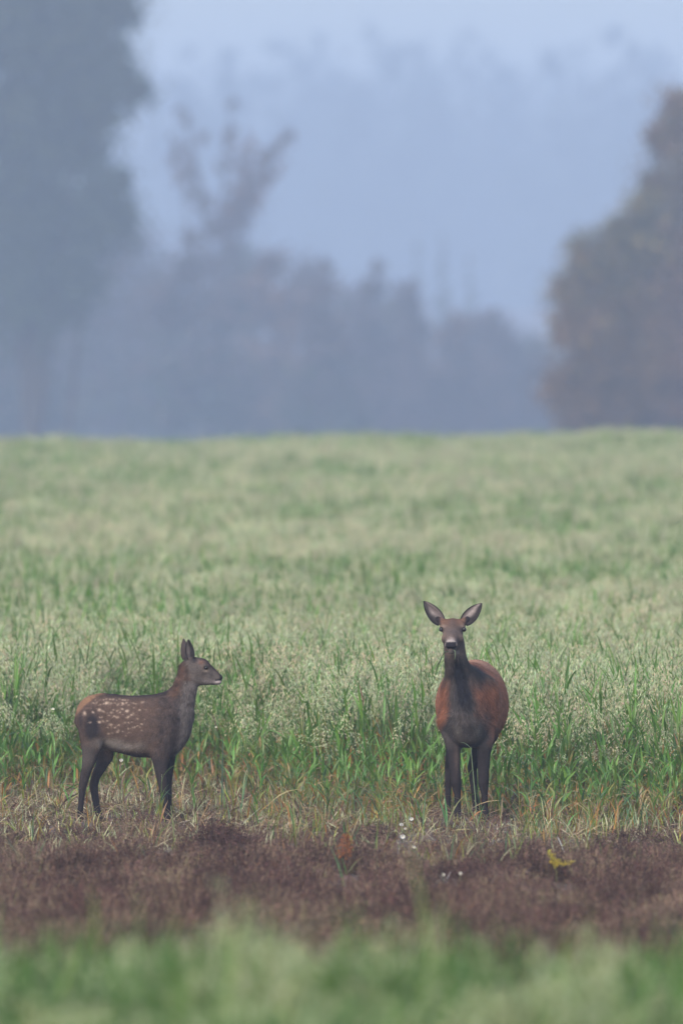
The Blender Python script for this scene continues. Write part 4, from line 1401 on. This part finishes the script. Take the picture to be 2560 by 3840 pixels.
flower(1542, 3082, .07, 'white flower highest of the group left of the adult deer', .016)
flower(1504, 3101, .06, 'white flower on the left of the group below the crop edge', .015)
flower(1519, 3113, .05, 'dull cream flower in the middle of the group left of the adult deer', .011)
flower(1509, 3138, .04, 'widest white flower at the bottom of the group left of the adult deer', .019)
flower(1552, 3182, .05, 'lone tiny white flower on the brown weeds below the flower group', .011)
flower(1725, 3276, .06, 'small white flower alone on the brown strip below the adult deer', .012)
flower(1662, 3280, .06, 'white flower in a pale tuft left of the lone flower on the brown strip', .010)
flower(200, 2660, .75, 'white flower high in the oats behind the fawn', .012)
flower(455, 2857, .32, 'white flower seen between the belly and the hind legs of the fawn', .015)
flower(810, 2712, .55, 'tiny white flower in the oats right of the chest of the fawn', .010)
r = plant('pale_tuft', 1668, 3300, 'pale whitish dry tuft on the brown strip under the adult deer', 'dry tuft')
for i in range(9):
    part(r, 'blade', lambda m: m.leaf((random.gauss(0, .01), 0, 0), random.uniform(0, 6.28), random.uniform(.05, .1), .006, random.uniform(.5, 1.4), .9, jit((0.38, 0.37, 0.34)), jit((0.45, 0.43, 0.4)), 4))


def stalk(name, base_px, label, cat, pts, rad, col, leaves=(), group=None):
    """pts in photo pixels relative to depth of base; leaves: (t, az, len, width, rise, droop, colour)"""
    g0 = ground_at(*base_px)
    r = tag(empty(name, g0), label, cat, group)
    Y = g0.y
    q = []
    for i, (a, b_) in enumerate(pts):
        v_ = at(a, b_, Y) - g0
        q.append(v_)
    part(r, 'stem', lambda m: m.tube(q, [rad * (1 - .55 * i / max(1, len(q) - 1)) for i in range(len(q))], col, 5))
    for (t, az, ln, wd, ri, dr, c) in leaves:
        f = t * (len(q) - 1)
        i = min(int(f), len(q) - 2)
        p_ = q[i].lerp(q[i + 1], f - i)
        part(r, 'leaf', lambda m: m.leaf(p_, az, ln, wd, ri, dr, c, jit(c), 6, random.uniform(-.6, .6)))
    return r


stalk('oat_stalk', (830, 3050), 'straight dark green stalk standing alone right of the fawn', 'oat stalk', [(830, 3052), (833, 2930), (836, 2765)], .007, (0.055, 0.105, 0.065))
stalk('bent_oat_stalk', (795, 2960), 'green oat stalk bent over with a leaf reaching right in front of the straight stalk', 'oat stalk', [(772, 2960), (780, 2880), (810, 2862), (855, 2832)], .005, (0.075, 0.14, 0.075),
      [(.3, .2, .2, .02, 1.2, 1.5, (0.075, 0.15, 0.06))])
stalk('broken_oat_stalk', (1140, 3010), 'thick blue green broken oat stalk leaning right with a pale snapped top', 'oat stalk', [(1140, 3012), (1148, 2950), (1166, 2900), (1188, 2858), (1212, 2828)], .010, (0.16, 0.24, 0.19),
      [(.25, 3.0, .16, .024, 1.3, .4, (0.09, 0.18, 0.10)), (.8, .3, .14, .012, -.3, 1.2, (0.28, 0.3, 0.22)), (.05, .2, .2, .022, 1.3, .3, (0.08, 0.17, 0.07))])
stalk('red_tipped_stalk', (1362, 3020), 'oat stalk with one red leaf tip rising above the panicles left of the adult deer', 'oat stalk', [(1362, 3022), (1362, 2760), (1362, 2650)], .004, (0.09, 0.16, 0.06),
      [(1.0, 2.95, .17, .02, 1.42, .15, (0.33, 0.10, 0.065)), (.6, .2, .3, .017, 1.3, 1.3, GREEN)])
stalk('arching_grass', (1305, 3130), 'pair of arching green leaves at the crop edge between fawn and adult deer', 'grass', [(1305, 3132), (1306, 3060), (1312, 2998)], .004, (0.10, 0.17, 0.07),
      [(.9, 3.0, .12, .016, .5, 2.1, (0.12, 0.21, 0.09)), (.8, .1, .13, .02, .7, 2.4, (0.10, 0.19, 0.075))])
stalk('yellowing_oat', (1108, 3170), 'yellowing oat plant standing at the edge of the brown strip', 'oat plant', [(1108, 3172), (1104, 3080), (1098, 2960)], .005, (0.22, 0.25, 0.07),
      [(.2, 2.8, .24, .022, 1.4, .3, (0.15, 0.25, 0.07)), (.1, .1, .2, .02, 1.35, .4, (0.28, 0.24, 0.07)), (.6, .2, .2, .016, 1.3, .8, (0.13, 0.22, 0.06))])
stalk('curled_grass', (2120, 3140), 'curled tuft of bright green blades right of the adult deer at the crop edge', 'grass', [(2118, 3142), (2122, 3110)], .004, (0.12, 0.22, 0.07),
      [(.2, .5, .22, .02, 1.3, 1.6, (0.10, 0.25, 0.07)), (.4, .3, .17, .016, 1.0, 2.2, (0.16, 0.28, 0.11)), (.5, 2.9, .14, .014, 1.4, 1.2, (0.13, 0.24, 0.08)), (.3, .1, .13, .014, .8, .8, (0.3, 0.33, 0.25))])
stalk('white_straw', (2112, 3198), 'whitish dry blade lying at a slant below the curled green tuft', 'straw', [(2113, 3198), (2102, 3165), (2090, 3140)], .006, (0.5, 0.5, 0.47))
stalk('leaning_straw', (2530, 3085), 'long straw coloured stalk leaning left across the oats at the right edge', 'straw', [(2530, 3085), (2480, 3040), (2400, 3010), (2340, 2992)], .006, (0.26, 0.27, 0.16))
stalk('leg_crossing_stalk', (1786, 3088), 'pale green oat stalk crossing in front of the right legs of the adult deer', 'oat stalk', [(1787, 3088), (1781, 2990), (1768, 2850), (1764, 2800)], .0042, (0.16, 0.23, 0.12),
      [(.95, 2.9, .10, .012, .8, 1.5, (0.14, 0.22, 0.10))])
stalk('broad_grass', (1672, 3120), 'broad green blades in front of the left feet of the adult deer', 'grass', [(1676, 3122), (1672, 3060)], .004, (0.10, 0.22, 0.07),
      [(.1, 2.6, .26, .024, 1.35, .5, (0.085, 0.21, 0.06)), (.3, .4, .26, .018, 1.2, .7, (0.17, 0.20, 0.08)), (.6, .0, .2, .012, .5, .5, (0.3, 0.32, 0.24)), (.5, 2.0, .2, .018, 1.45, .3, (0.1, 0.24, 0.08))])
stalk('yellow_green_grass', (1790, 3130), 'yellow green blades in front of the right feet of the adult deer', 'grass', [(1794, 3132), (1778, 3070)], .004, (0.2, 0.25, 0.07),
      [(.1, 2.8, .3, .022, 1.25, .4, (0.17, 0.25, 0.06)), (.3, .1, .18, .016, 1.4, .4, (0.12, 0.24, 0.08)), (.5, .3, .14, .014, 1.3, .5, (0.1, 0.22, 0.1))])
stalk('fawn_grass', (645, 3170), 'yellow green blade of grass standing in front of the forefeet of the fawn', 'grass', [(655, 3172), (650, 3100), (641, 3020)], .005, (0.2, 0.24, 0.09),
      [(.4, .3, .1, .014, 1.3, .3, (0.17, 0.22, 0.08)), (.2, 2.8, .16, .014, 1.45, .2, (0.16, 0.23, 0.08))])
stalk('fallen_straw', (1000, 3120), 'pale green straw leaning over the litter between fawn and yellowing oat', 'straw', [(905, 3096), (930, 3070), (975, 3030)], .005, (0.32, 0.34, 0.23))
stalk('short_pale_straw', (955, 3115), 'short pale straw lying flat on the litter right of the fawn', 'straw', [(942, 3104), (972, 3092)], .006, (0.4, 0.41, 0.3))
